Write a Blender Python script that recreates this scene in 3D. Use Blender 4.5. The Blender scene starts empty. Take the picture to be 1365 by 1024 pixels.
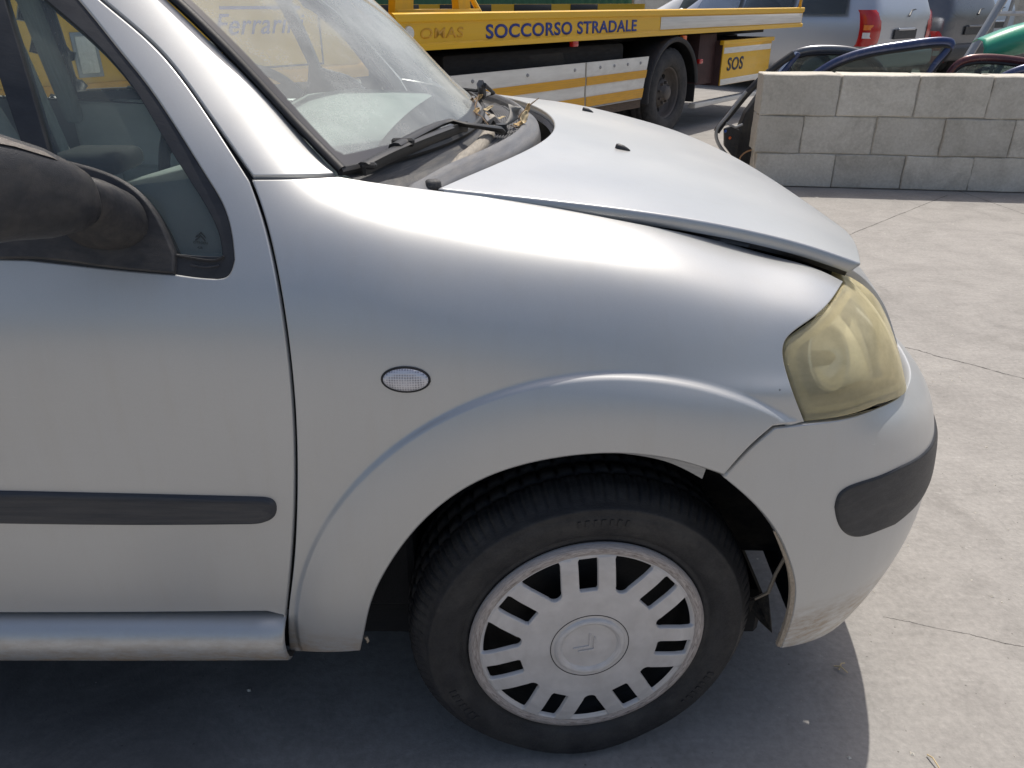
import bpy, bmesh, math, random
import numpy as np
from mathutils import Vector, Matrix
from mathutils.bvhtree import BVHTree
from mathutils.geometry import delaunay_2d_cdt

random.seed(7); np.random.seed(7)
scene = bpy.context.scene
C = scene.collection
R = math.radians

# ------------------------------------------------------------------ camera
FPX, PITCH, CAMH = 1030.0, R(26.3), 1.19
cam_data = bpy.data.cameras.new('camera')
cam_data.sensor_fit = 'HORIZONTAL'; cam_data.sensor_width = 36.0
cam_data.lens = 36.0 * FPX / 1365.0
cam_data.clip_start = 0.02; cam_data.clip_end = 500
cam = bpy.data.objects.new('camera', cam_data); C.objects.link(cam)
cam.location = (0, 0, CAMH); cam.rotation_euler = (R(90) - PITCH, 0, 0)
scene.camera = cam

# ------------------------------------------------------------------ sky, sun, exposure
SUN = Vector((0.20, 0.41, 1.0)).normalized()
sun_el = math.asin(SUN.z); sun_az = math.atan2(SUN.x, SUN.y)
world = bpy.data.worlds.new('World'); scene.world = world; world.use_nodes = True
nt = world.node_tree; nt.nodes.clear()
sky = nt.nodes.new('ShaderNodeTexSky'); sky.sky_type = 'NISHITA'; sky.sun_disc = False
sky.sun_elevation = sun_el; sky.sun_rotation = sun_az
sky.air_density = 1.0; sky.dust_density = 4.4; sky.ozone_density = 1.0
bg = nt.nodes.new('ShaderNodeBackground'); bg.inputs['Strength'].default_value = 0.12
wo = nt.nodes.new('ShaderNodeOutputWorld')
nt.links.new(sky.outputs[0], bg.inputs[0]); nt.links.new(bg.outputs[0], wo.inputs[0])
sd = bpy.data.lights.new('sun', 'SUN'); sd.energy = 3.7; sd.angle = R(0.53); sd.color = (1.0, 0.95, 0.87)
so = bpy.data.objects.new('sun', sd); C.objects.link(so); so.location = (3, 9, 20)
so.rotation_euler = SUN.to_track_quat('Z', 'Y').to_euler()
scene.view_settings.view_transform = 'Standard'; scene.view_settings.look = 'None'
scene.view_settings.exposure = 0.10; scene.view_settings.gamma = 1.0

# ------------------------------------------------------------------ pixel <-> place helpers (survey of the photograph)
cp, sp_ = math.cos(PITCH), math.sin(PITCH)
def ray(x, y):
    r = (x - 682.5) / FPX; u = (512 - y) / FPX
    return np.array([r, cp + u * sp_, -sp_ + u * cp])
def onY(x, y, Y): d = ray(x, y); return d * Y / d[1] + np.array([0, 0, CAMH])
def onZ(x, y, Z): d = ray(x, y); return d * (Z - CAMH) / d[2] + np.array([0, 0, CAMH])

# ------------------------------------------------------------------ splines
class Spl:
    """natural cubic spline, vector valued"""
    def __init__(s, xs, ys):
        s.x = np.asarray(xs, float); s.y = np.asarray(ys, float)
        n = len(s.x); h = np.diff(s.x)
        A = np.eye(n); b = np.zeros((n,) + s.y.shape[1:])
        for i in range(1, n - 1):
            A[i, i-1] = h[i-1]; A[i, i] = 2 * (h[i-1] + h[i]); A[i, i+1] = h[i]
            b[i] = 6 * ((s.y[i+1] - s.y[i]) / h[i] - (s.y[i] - s.y[i-1]) / h[i-1])
        s.m = np.linalg.solve(A, b.reshape(n, -1)).reshape(b.shape); s.h = h
    def __call__(s, q):
        q = np.asarray(q, float)
        i = np.clip(np.searchsorted(s.x, q) - 1, 0, len(s.x) - 2)
        h = s.h[i]; a = (s.x[i+1] - q) / h; b = (q - s.x[i]) / h
        ex = (Ellipsis,) + (None,) * (s.y.ndim - 1)
        a_, b_, h_ = a[ex], b[ex], h[ex]
        return a_ * s.y[i] + b_ * s.y[i+1] + ((a_**3 - a_) * s.m[i] + (b_**3 - b_) * s.m[i+1]) * h_**2 / 6
class Pchip:
    """monotone cubic: no overshoot between stations"""
    def __init__(s, xs, ys):
        s.x = np.asarray(xs, float); s.y = np.asarray(ys, float)
        h = np.diff(s.x); sh = (-1,) + (1,) * (s.y.ndim - 1)
        dl = np.diff(s.y, axis=0) / h.reshape(sh); d = np.zeros_like(s.y)
        for i in range(1, len(s.x) - 1):
            w1 = 2*h[i] + h[i-1]; w2 = h[i] + 2*h[i-1]
            same = dl[i-1] * dl[i] > 0
            with np.errstate(divide='ignore', invalid='ignore'):
                v = (w1 + w2) / (w1 / dl[i-1] + w2 / dl[i])
            d[i] = np.where(same, v, 0)
        d[0] = dl[0]; d[-1] = dl[-1]; s.d = d; s.h = h
    def __call__(s, q):
        q = np.asarray(q, float)
        i = np.clip(np.searchsorted(s.x, q) - 1, 0, len(s.x) - 2)
        ex = (Ellipsis,) + (None,) * (s.y.ndim - 1)
        h = s.h[i][ex]; t = ((q - s.x[i]) / s.h[i])[ex]
        return ((1+2*t)*(1-t)**2 * s.y[i] + t*(1-t)**2 * h * s.d[i] + t*t*(3-2*t) * s.y[i+1] + t*t*(t-1) * h * s.d[i+1])

def smooth_line(pts, step=4.0):
    """open smooth curve through points, resampled"""
    p = np.array(pts, float)
    if len(p) == 2:
        n = max(2, int(np.linalg.norm(p[1] - p[0]) / step) + 1)
        return [tuple(p[0] + (p[1] - p[0]) * k / (n - 1)) for k in range(n)]
    s = np.concatenate([[0], np.cumsum(np.linalg.norm(np.diff(p, axis=0), axis=1) ** 0.7)])
    sp = Spl(s, p); L = np.linalg.norm(np.diff(p, axis=0), axis=1).sum()
    n = max(4, int(L / step) + 1)
    return [tuple(v) for v in sp(np.linspace(0, s[-1], n))]
def sstep(a, b, x):
    t = np.clip((x - a) / (b - a), 0, 1); return t * t * (3 - 2 * t)

# ------------------------------------------------------------------ materials
MATS = {}
def nodemat(name):
    m = bpy.data.materials.new(name); m.use_nodes = True
    n = m.node_tree; n.nodes.clear()
    out = n.nodes.new('ShaderNodeOutputMaterial')
    return m, n, out
def N(n, t, **kw):
    x = n.nodes.new(t)
    for k, v in kw.items():
        if k in x.inputs: x.inputs[k].default_value = v
        else: setattr(x, k, v)
    return x
def ramp(n, src, stops):
    r = n.nodes.new('ShaderNodeValToRGB'); e = r.color_ramp.elements
    while len(e) < len(stops): e.new(0.5)
    for el, (p, c) in zip(e, stops):
        el.position = p; el.color = c if len(c) == 4 else (*c, 1)
    n.links.new(src, r.inputs[0]); return r
def mixc(n, fac, a, b, mode='MIX'):
    m = n.nodes.new('ShaderNodeMix'); m.data_type = 'RGBA'; m.blend_type = mode
    for sock, v in ((m.inputs[0], fac), (m.inputs[6], a), (m.inputs[7], b)):
        if hasattr(v, 'is_linked') or hasattr(v, 'links'): n.links.new(v, sock)
        elif isinstance(v, (int, float)): sock.default_value = v
        else: sock.default_value = (*v, 1) if len(v) == 3 else v
    return m.outputs[2]
def noise(n, scale, detail=4, rough=.55, vec=None, dist=0.0):
    x = N(n, 'ShaderNodeTexNoise'); x.inputs['Scale'].default_value = scale
    x.inputs['Detail'].default_value = detail; x.inputs['Roughness'].default_value = rough
    x.inputs['Distortion'].default_value = dist
    if vec is not None: n.links.new(vec, x.inputs['Vector'])
    return x
def mapping(n, scale, kind='Object'):
    tc = N(n, 'ShaderNodeTexCoord'); mp = N(n, 'ShaderNodeMapping'); mp.inputs['Scale'].default_value = scale
    n.links.new(tc.outputs[kind], mp.inputs[0]); return mp.outputs[0]
def bump(n, h, strength, dist=0.002, nrm=None):
    b = N(n, 'ShaderNodeBump'); b.inputs['Strength'].default_value = strength; b.inputs['Distance'].default_value = dist
    n.links.new(h, b.inputs['Height'])
    if nrm is not None: n.links.new(nrm, b.inputs['Normal'])
    return b.outputs[0]

def simple(name, col, rough=.5, metal=0.0, var=.12, scale=14, bumps=.0, coat=0.0, spec=.5, dirt=None, dirtamt=.35, dscale=5):
    """painted / plastic / metal surface with uneven tone, roughness and optional dust"""
    m, n, out = nodemat(name)
    p = N(n, 'ShaderNodeBsdfPrincipled')
    ns = noise(n, scale, 5); ns2 = noise(n, scale * 7, 3)
    lo = tuple(c * (1 - var) for c in col); hi = tuple(min(1, c * (1 + var)) for c in col)
    c = ramp(n, ns.outputs[0], [(.3, lo), (.7, hi)]).outputs[0]
    if dirt is not None:
        dn = noise(n, dscale, 6, .65)
        f = ramp(n, dn.outputs[0], [(.42, (0, 0, 0)), (.75, (dirtamt,) * 3)]).outputs[0]
        c = mixc(n, f, c, dirt)
    n.links.new(c, p.inputs['Base Color'])
    rr = ramp(n, ns2.outputs[0], [(.3, (max(0, rough - .07),) * 3), (.7, (min(1, rough + .09),) * 3)])
    n.links.new(rr.outputs[0], p.inputs['Roughness'])
    p.inputs['Metallic'].default_value = metal; p.inputs['Coat Weight'].default_value = coat
    p.inputs['Coat Roughness'].default_value = .08; p.inputs['Specular IOR Level'].default_value = spec
    if bumps: n.links.new(bump(n, ns2.outputs[0], bumps, .002), p.inputs['Normal'])
    n.links.new(p.outputs[0], out.inputs[0]); MATS[name] = m; return m

def car_paint(name, col, metal=.75, rough=.33, dust=.18):
    m, n, out = nodemat(name)
    p = N(n, 'ShaderNodeBsdfPrincipled')
    vec = mapping(n, (1, 1, 1), 'Object')
    fl = N(n, 'ShaderNodeTexVoronoi'); fl.inputs['Scale'].default_value = 2600; n.links.new(vec, fl.inputs[0])
    flk = ramp(n, fl.outputs['Color'], [(.0, tuple(c * .93 for c in col)), (1, tuple(min(1, c * 1.06) for c in col))]).outputs[0]
    # dust veil and vertical run streaks
    st = noise(n, 6, 6, .6, mapping(n, (7, 7, .9), 'Object')); bl = noise(n, 2.3, 5, .6, vec)
    f1 = ramp(n, bl.outputs[0], [(.38, (0, 0, 0)), (.75, (dust,) * 3)]).outputs[0]
    f2 = ramp(n, st.outputs[0], [(.50, (0, 0, 0)), (.78, (dust * .8,) * 3)]).outputs[0]
    c = mixc(n, f1, flk, (.50, .47, .42)); c = mixc(n, f2, c, (.42, .39, .34))
    # small chips and specks
    ck = N(n, 'ShaderNodeTexVoronoi'); ck.inputs['Scale'].default_value = 13; ck.inputs['Randomness'].default_value = 1; n.links.new(vec, ck.inputs[0])
    cm = ramp(n, ck.outputs['Distance'], [(.018, (1, 1, 1)), (.026, (0, 0, 0))]).outputs[0]
    cn = noise(n, 9, 2, .5, vec); cg = ramp(n, cn.outputs[0], [(.56, (0, 0, 0)), (.60, (.8, .8, .8))]).outputs[0]
    mm = N(n, 'ShaderNodeMath', operation='MULTIPLY'); n.links.new(cm, mm.inputs[0]); n.links.new(cg, mm.inputs[1])
    c = mixc(n, mm.outputs[0], c, (.08, .075, .07))
    # road grime near the sills: splashes thrown up below 0.36 m, densest at the lowest edge
    sx = N(n, 'ShaderNodeSeparateXYZ'); n.links.new(vec, sx.inputs[0])
    g = N(n, 'ShaderNodeMapRange'); g.inputs['From Min'].default_value = .35; g.inputs['From Max'].default_value = .29
    n.links.new(sx.outputs[2], g.inputs['Value'])
    gn = noise(n, 9, 8, .72, mapping(n, (3, 3, 9), 'Object'))
    gr = ramp(n, gn.outputs[0], [(.40, (0, 0, 0)), (.62, (.9, .9, .9))]).outputs[0]
    gm = N(n, 'ShaderNodeMath', operation='MULTIPLY'); n.links.new(g.outputs[0], gm.inputs[0]); n.links.new(gr, gm.inputs[1])
    c = mixc(n, gm.outputs[0], c, (.30, .22, .14))
    # fine pale scuffs running along the panels
    sc = noise(n, 5, 3, .6, mapping(n, (4, 4, 95), 'Object')); scg = noise(n, 3.1, 3, .5, vec)
    s1 = ramp(n, sc.outputs[0], [(.70, (0, 0, 0)), (.74, (1, 1, 1))]).outputs[0]; s2 = ramp(n, scg.outputs[0], [(.56, (0, 0, 0)), (.66, (.5, .5, .5))]).outputs[0]
    sm = N(n, 'ShaderNodeMath', operation='MULTIPLY'); n.links.new(s1, sm.inputs[0]); n.links.new(s2, sm.inputs[1])
    c = mixc(n, sm.outputs[0], c, (.78, .78, .76))
    n.links.new(c, p.inputs['Base Color'])
    mt = N(n, 'ShaderNodeMath', operation='MULTIPLY_ADD'); n.links.new(gm.outputs[0], mt.inputs[0]); mt.inputs[1].default_value = -metal; mt.inputs[2].default_value = metal
    n.links.new(mt.outputs[0], p.inputs['Metallic'])
    rr = ramp(n, bl.outputs[0], [(.3, (rough - .05,) * 3), (.7, (rough + .07,) * 3)]); n.links.new(rr.outputs[0], p.inputs['Roughness'])
    p.inputs['Coat Weight'].default_value = .42; p.inputs['Coat Roughness'].default_value = .2
    orange = noise(n, 60, 2, .5, vec)
    n.links.new(bump(n, orange.outputs[0], .03, .0015), p.inputs['Normal'])
    n.links.new(p.outputs[0], out.inputs[0]); MATS[name] = m; return m

def glass(name, tint, dust=.1, dust_haze_col=(.55, .53, .47), rough=.02, ior=1.5, frit=False):
    m, n, out = nodemat(name)
    tr = N(n, 'ShaderNodeBsdfTransparent'); tr.inputs[0].default_value = (*tint, 1)
    gl = N(n, 'ShaderNodeBsdfGlossy'); gl.inputs['Roughness'].default_value = rough
    fr = N(n, 'ShaderNodeFresnel'); fr.inputs[0].default_value = ior
    mx = N(n, 'ShaderNodeMixShader'); n.links.new(fr.outputs[0], mx.inputs[0]); n.links.new(tr.outputs[0], mx.inputs[1]); n.links.new(gl.outputs[0], mx.inputs[2])
    df = N(n, 'ShaderNodeBsdfDiffuse'); df.inputs[0].default_value = (*dust_haze_col, 1)  # dust layer, also carries painted haze on the car's glass
    dn = noise(n, 3.0, 7, .65, mapping(n, (1, 1.6, 2.2), 'Object')); fn = noise(n, 240, 2)
    f = ramp(n, dn.outputs[0], [(.25, (dust * .45,) * 3), (.8, (min(1, dust * 1.7),) * 3)]).outputs[0]
    f2 = mixc(n, .35, f, fn.outputs[0], 'MULTIPLY')
    m2 = N(n, 'ShaderNodeMixShader'); n.links.new(f2, m2.inputs[0]); n.links.new(mx.outputs[0], m2.inputs[1]); n.links.new(df.outputs[0], m2.inputs[2])
    last = m2.outputs[0]
    if frit:
        at = N(n, 'ShaderNodeAttribute', attribute_name='edge')
        bl = N(n, 'ShaderNodeBsdfPrincipled'); bl.inputs['Base Color'].default_value = (.035, .035, .04, 1); bl.inputs['Roughness'].default_value = .32
        # printed black border with a dotted inner fade
        r = ramp(n, at.outputs['Fac'], [(.50, (1, 1, 1)), (.56, (0, 0, 0))])
        m3 = N(n, 'ShaderNodeMixShader'); n.links.new(r.outputs[0], m3.inputs[0]); n.links.new(last, m3.inputs[1]); n.links.new(bl.outputs[0], m3.inputs[2])
        last = m3.outputs[0]
    n.links.new(last, out.inputs[0]); MATS[name] = m; return m

car_paint('silver', (.50, .51, .512), .55, .38)
car_paint('silver_far', (.50, .52, .56), .7, .35, .1)
car_paint('grey_far', (.10, .11, .13), .5, .3, .1)
car_paint('pale_blue_far', (.40, .48, .58), .4, .3, .1)
car_paint('navy', (.012, .03, .11), .35, .25, .15)
car_paint('maroon', (.08, .008, .012), .35, .25, .15)
car_paint('white_far', (.65, .66, .66), .0, .35, .1)
simple('black_plastic', (.022, .024, .029), .5, 0, .18, 20, .08, dirt=(.15, .14, .12), dirtamt=.18)
simple('mirror_plastic', (.026, .027, .031), .45, 0, .2, 24, .35, dirt=(.17, .15, .13), dirtamt=.28)
simple('mirror_cap', (.13, .115, .105), .42, .2, .1, 20, .2, dirt=(.2, .18, .15))
simple('strip_plastic', (.030, .034, .043), .48, 0, .15, 18, .2, dirt=(.2, .18, .15), dirtamt=.25)
simple('rubber', (.014, .014, .015), .55, 0, .2, 30)
simple('dark_void', (.010, .010, .011), .9, 0, .2)
simple('gap_black', (.006, .006, .007), .8, 0, .2)
simple('liner', (.022, .021, .020), .75, 0, .3, 12, .4, dirt=(.14, .12, .09), dirtamt=.55, dscale=7)
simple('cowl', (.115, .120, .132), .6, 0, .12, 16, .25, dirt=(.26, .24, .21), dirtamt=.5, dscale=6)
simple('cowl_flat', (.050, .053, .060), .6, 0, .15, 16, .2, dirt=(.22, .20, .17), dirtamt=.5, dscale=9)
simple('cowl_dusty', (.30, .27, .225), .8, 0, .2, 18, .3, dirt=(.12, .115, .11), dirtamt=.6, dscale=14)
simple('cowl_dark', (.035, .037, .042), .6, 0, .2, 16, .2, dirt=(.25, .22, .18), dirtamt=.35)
simple('wiper', (.013, .013, .014), .45, 0, .2)
simple('tyre', (.017, .017, .019), .62, 0, .3, 20, .35, dirt=(.07, .066, .06), dirtamt=.6, dscale=8)
simple('far_tyre', (.03, .03, .032), .8, 0, .2, 8, 0, dirt=(.12, .11, .10), dirtamt=.6)
simple('hub_silver', (.64, .61, .585), .42, .2, .08, 10, .12, dirt=(.40, .36, .32), dirtamt=.35, dscale=6)
simple('hub_rim', (.52, .47, .44), .5, .3, .15, 30, .3, dirt=(.10, .07, .055), dirtamt=.95, dscale=26)
simple('steel_black', (.016, .015, .015), .6, .2, .3)
simple('rust_steel', (.10, .07, .05), .75, .1, .4, 14, .4)
simple('chrome', (.6, .6, .6), .2, 1, .05)
simple('interior_grey', (.38, .43, .415), .8, 0, .1, 8, .1)
simple('interior_light', (.74, .78, .76), .8, 0, .08, 8, .1)
simple('interior_dark', (.035, .04, .042), .7, 0, .15, 8, .1)
simple('white_belt', (.62, .66, .62), .7)
simple('underhood', (.16, .16, .16), .6, .2, .25, 12, .2, dirt=(.2, .17, .13))
simple('primer_edge', (.40, .33, .25), .6, 0, .25, 30, .3)
simple('truck_yellow', (.82, .47, .012), .38, 0, .07, 5, .08, .2, dirt=(.30, .20, .06), dirtamt=.35)
simple('truck_orange', (.72, .36, .015), .45, 0, .1, 6, .08, dirt=(.25, .17, .08), dirtamt=.35)
simple('truck_white', (.76, .74, .68), .5, 0, .07, 6, .08, dirt=(.35, .31, .25), dirtamt=.4)
simple('truck_dark', (.012, .011, .011), .75, 0, .3, 4, .2)
simple('truck_maroon', (.05, .022, .022), .7, 0, .25, 6, .2)
simple('mudguard', (.022, .022, .025), .65, 0, .2, 8, .1)
simple('far_rim', (.13, .115, .105), .6, .2, .25, 10, .2, dirt=(.06, .05, .045), dirtamt=.6)
simple('letter_blue', (.012, .04, .26), .5, 0, .1)
simple('letter_dark', (.02, .025, .05), .5, 0, .1)
simple('lamp_orange', (.75, .13, .02), .3, 0, .1)
simple('lamp_red', (.45, .012, .012), .2, 0, .1, coat=.6)
simple('lamp_clear', (.70, .70, .70), .2, .1, .1, coat=.6)
simple('lamp_amber', (.75, .20, .03), .2, 0, .1, coat=.6)
simple('hazard_black', (.03, .03, .03), .6)
simple('galvanised', (.34, .35, .36), .45, .6, .12, 10)
simple('green_plastic', (.02, .30, .18), .35, 0, .1, 6, 0, .5)
simple('dry_leaf', (.42, .28, .12), .75, 0, .25, 60, .2)
simple('leaf_pale', (.55, .44, .26), .75, 0, .2, 60, .2)
simple('twig', (.14, .09, .05), .8, 0, .3, 60, .3)
simple('felt_grey', (.30, .29, .27), .85, 0, .1, 40, .3)
simple('copper_wire', (.45, .26, .14), .5, .3, .1)
simple('blue_tape', (.02, .08, .35), .4)
glass('windscreen_glass', (.87, .94, .92), .34, (.66, .69, .68), .03, 1.5, True)  # dust plus painted pale haze of reflected sky
glass('side_glass', (.88, .94, .91), .19, (.50, .55, .53))  # dust weight includes painted sky-reflection haze that lifts the dark cabin
glass('far_glass', (.40, .48, .46), .16, (.4, .43, .42))
glass('cab_glass', (.18, .21, .21), .15, (.4, .43, .42))

def lamp_lens():
    m, n, out = nodemat('lens_yellowed')
    tr = N(n, 'ShaderNodeBsdfTransparent'); tr.inputs[0].default_value = (.98, .95, .82, 1)
    gl = N(n, 'ShaderNodeBsdfGlossy'); gl.inputs['Roughness'].default_value = .14
    fr = N(n, 'ShaderNodeFresnel'); fr.inputs[0].default_value = 1.5
    mx = N(n, 'ShaderNodeMixShader'); n.links.new(fr.outputs[0], mx.inputs[0]); n.links.new(tr.outputs[0], mx.inputs[1]); n.links.new(gl.outputs[0], mx.inputs[2])
    # yellowed, hazed polycarbonate
    df = N(n, 'ShaderNodeBsdfDiffuse'); df.inputs[0].default_value = (.96, .87, .58, 1)
    tl = N(n, 'ShaderNodeBsdfTranslucent'); tl.inputs[0].default_value = (.97, .90, .64, 1)
    mh = N(n, 'ShaderNodeMixShader'); mh.inputs[0].default_value = .5; n.links.new(df.outputs[0], mh.inputs[1]); n.links.new(tl.outputs[0], mh.inputs[2])
    dn = noise(n, 7, 6, .6); f = ramp(n, dn.outputs[0], [(.3, (.42,) * 3), (.75, (.62,) * 3)])
    m2 = N(n, 'ShaderNodeMixShader'); n.links.new(f.outputs[0], m2.inputs[0]); n.links.new(mx.outputs[0], m2.inputs[1]); n.links.new(mh.outputs[0], m2.inputs[2])
    n.links.new(m2.outputs[0], out.inputs[0]); MATS['lens_yellowed'] = m
lamp_lens()
simple('lamp_inside', (.93, .90, .80), .34, .1, .1, 6)
simple('lamp_base', (.24, .18, .06), .5, .1, .15, 8)
simple('lamp_chrome', (.66, .65, .60), .22, .8, .1, 6)
simple('lamp_edge', (.44, .38, .22), .3, 0, .1, 8, coat=.4)

def indicator_mat():
    m, n, out = nodemat('indicator_lens')
    p = N(n, 'ShaderNodeBsdfPrincipled'); p.inputs['Roughness'].default_value = .25; p.inputs['Coat Weight'].default_value = .6
    p.inputs['Metallic'].default_value = .35
    v = N(n, 'ShaderNodeTexVoronoi'); v.inputs['Scale'].default_value = 300; v.inputs['Randomness'].default_value = .1
    n.links.new(mapping(n, (1, 1, 1), 'Object'), v.inputs[0])
    r = ramp(n, v.outputs['Distance'], [(.10, (.22, .22, .25)), (.55, (.62, .62, .66))]); n.links.new(r.outputs[0], p.inputs['Base Color'])
    n.links.new(bump(n, v.outputs['Distance'], .6, .001), p.inputs['Normal'])
    n.links.new(p.outputs[0], out.inputs[0]); MATS['indicator_lens'] = m
indicator_mat()

def concrete(name):
    m, n, out = nodemat(name)
    p = N(n, 'ShaderNodeBsdfPrincipled'); vec = mapping(n, (1, 1, 1), 'Object')
    big = noise(n, .55, 6, .6, vec); mid = noise(n, 5.0, 8, .68, vec, .6); fine = noise(n, 70, 5, .7, vec)
    brush = noise(n, 4, 6, .65, mapping(n, (1.2, 14, 1), 'Object'))
    c = ramp(n, big.outputs[0], [(.25, (.235, .225, .212)), (.75, (.320, .306, .288))]).outputs[0]
    c = mixc(n, .68, c, ramp(n, mid.outputs[0], [(.28, (.145, .140, .132)), (.50, (.275, .264, .248)), (.74, (.375, .360, .338))]).outputs[0])
    c = mixc(n, .22, c, ramp(n, brush.outputs[0], [(.3, (.20, .188, .17)), (.7, (.38, .36, .33))]).outputs[0])
    c = mixc(n, .28, c, ramp(n, fine.outputs[0], [(.3, (.15, .14, .13)), (.72, (.46, .43, .40))]).outputs[0])
    # oil stains and damp marks
    st = noise(n, 1.7, 7, .7, vec, 1.2); sm = ramp(n, st.outputs[0], [(.56, (0, 0, 0)), (.72, (.5, .5, .5))]).outputs[0]
    c = mixc(n, sm, c, (.12, .112, .10))
    wt = noise(n, .9, 8, .75, mapping(n, (1.0, 1.7, 1), 'Object'), 1.6); wm = ramp(n, wt.outputs[0], [(.50, (0, 0, 0)), (.66, (.38, .38, .38))]).outputs[0]
    c = mixc(n, wm, c, (.165, .155, .145))
    sp = noise(n, 22, 4, .7, vec); pm = ramp(n, sp.outputs[0], [(.64, (0, 0, 0)), (.72, (.35, .35, .35))]).outputs[0]
    c = mixc(n, pm, c, (.46, .44, .41))
    # grit
    vg = N(n, 'ShaderNodeTexVoronoi'); vg.inputs['Scale'].default_value = 26; n.links.new(vec, vg.inputs[0])
    gm = ramp(n, vg.outputs['Distance'], [(.035, (.75, .75, .75)), (.06, (0, 0, 0))]).outputs[0]
    c = mixc(n, gm, c, (.10, .09, .08))
    # cracks and saw-cut joints as distance to wandering lines
    wob = noise(n, 3.2, 9, .72, vec); sxyz = N(n, 'ShaderNodeSeparateXYZ'); n.links.new(vec, sxyz.inputs[0])
    def line(p0, p1, width, amp, fade=None):
        dx, dy = p1[0] - p0[0], p1[1] - p0[1]; L = math.hypot(dx, dy); nx, ny = -dy / L, dx / L
        c0 = -(nx * p0[0] + ny * p0[1])
        a = N(n, 'ShaderNodeMath', operation='MULTIPLY'); n.links.new(sxyz.outputs[0], a.inputs[0]); a.inputs[1].default_value = nx
        b = N(n, 'ShaderNodeMath', operation='MULTIPLY_ADD'); n.links.new(sxyz.outputs[1], b.inputs[0]); b.inputs[1].default_value = ny; n.links.new(a.outputs[0], b.inputs[2])
        w = N(n, 'ShaderNodeMath', operation='MULTIPLY_ADD'); n.links.new(wob.outputs[0], w.inputs[0]); w.inputs[1].default_value = amp; w.inputs[2].default_value = c0 - amp * .5
        s = N(n, 'ShaderNodeMath', operation='ADD'); n.links.new(b.outputs[0], s.inputs[0]); n.links.new(w.outputs[0], s.inputs[1])
        ab = N(n, 'ShaderNodeMath', operation='ABSOLUTE'); n.links.new(s.outputs[0], ab.inputs[0])
        lt = N(n, 'ShaderNodeMapRange'); lt.inputs['From Min'].default_value = width; lt.inputs['From Max'].default_value = width * .4
        n.links.new(ab.outputs[0], lt.inputs['Value']); o = lt.outputs[0]
        if fade:   # only between two distances along the line
            tx, ty = dx / L, dy / L; t0 = tx * p0[0] + ty * p0[1]
            a2 = N(n, 'ShaderNodeMath', operation='MULTIPLY'); n.links.new(sxyz.outputs[0], a2.inputs[0]); a2.inputs[1].default_value = tx
            b2 = N(n, 'ShaderNodeMath', operation='MULTIPLY_ADD'); n.links.new(sxyz.outputs[1], b2.inputs[0]); b2.inputs[1].default_value = ty; n.links.new(a2.outputs[0], b2.inputs[2])
            g1 = N(n, 'ShaderNodeMath', operation='GREATER_THAN'); n.links.new(b2.outputs[0], g1.inputs[0]); g1.inputs[1].default_value = t0 + fade[0]
            g2 = N(n, 'ShaderNodeMath', operation='LESS_THAN'); n.links.new(b2.outputs[0], g2.inputs[0]); g2.inputs[1].default_value = t0 + fade[1]
            q = N(n, 'ShaderNodeMath', operation='MULTIPLY'); n.links.new(g1.outputs[0], q.inputs[0]); n.links.new(g2.outputs[0], q.inputs[1])
            q2 = N(n, 'ShaderNodeMath', operation='MULTIPLY'); n.links.new(q.outputs[0], q2.inputs[0]); n.links.new(o, q2.inputs[1]); o = q2.outputs[0]
        return o
    masks = [line((1.49, 2.75), (1.80, 2.45), .0045, .10, (-1.2, 1.6)), line((.80, 1.27), (1.05, 1.19), .0012, .05, (0.0, .5)),
             line((1.98, 4.38), (2.55, 4.92), .0035, .03, (-1.0, 1.4)), line((-6, 12.2), (8, 13.4), .010, .03), line((3.6, 1.2), (3.2, 4.9), .004, .04)]
    acc = masks[0]
    for k in masks[1:]:
        mxn = N(n, 'ShaderNodeMath', operation='MAXIMUM'); n.links.new(acc, mxn.inputs[0]); n.links.new(k, mxn.inputs[1]); acc = mxn.outputs[0]
    cb = noise(n, 14, 4, .7, vec); cbm = ramp(n, cb.outputs[0], [(.34, (.25, .25, .25)), (.62, (1, 1, 1))]).outputs[0]
    am = N(n, 'ShaderNodeMath', operation='MULTIPLY'); n.links.new(acc, am.inputs[0]); n.links.new(cbm, am.inputs[1]); acc = am.outputs[0]
    # tyre tracks and a large dark blotch under the car's near side
    tk = N(n, 'ShaderNodeMath', operation='MAXIMUM'); n.links.new(line((1.35, 1.2), (3.6, 5.2), .12, .5), tk.inputs[0]); n.links.new(line((2.6, .6), (4.9, 4.4), .12, .5), tk.inputs[1])
    tn = noise(n, 9, 6, .75, vec); tkm = N(n, 'ShaderNodeMath', operation='MULTIPLY'); n.links.new(tk.outputs[0], tkm.inputs[0])
    n.links.new(ramp(n, tn.outputs[0], [(.38, (0, 0, 0)), (.72, (.34, .34, .34))]).outputs[0], tkm.inputs[1])
    c = mixc(n, tkm.outputs[0], c, (.14, .132, .125))
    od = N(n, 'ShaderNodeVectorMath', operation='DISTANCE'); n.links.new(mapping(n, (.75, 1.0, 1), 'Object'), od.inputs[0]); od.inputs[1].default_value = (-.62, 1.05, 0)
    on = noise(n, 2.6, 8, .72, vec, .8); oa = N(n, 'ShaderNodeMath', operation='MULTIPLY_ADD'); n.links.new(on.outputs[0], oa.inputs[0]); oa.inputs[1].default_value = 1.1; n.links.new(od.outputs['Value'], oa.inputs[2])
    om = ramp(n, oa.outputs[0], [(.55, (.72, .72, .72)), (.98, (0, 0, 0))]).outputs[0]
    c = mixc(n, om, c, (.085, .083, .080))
    c = mixc(n, acc, c, (.055, .050, .045))
    n.links.new(c, p.inputs['Base Color']); p.inputs['Roughness'].default_value = .88
    b1 = bump(n, mid.outputs[0], .35, .01); b2 = bump(n, fine.outputs[0], .5, .0025, b1)
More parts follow.
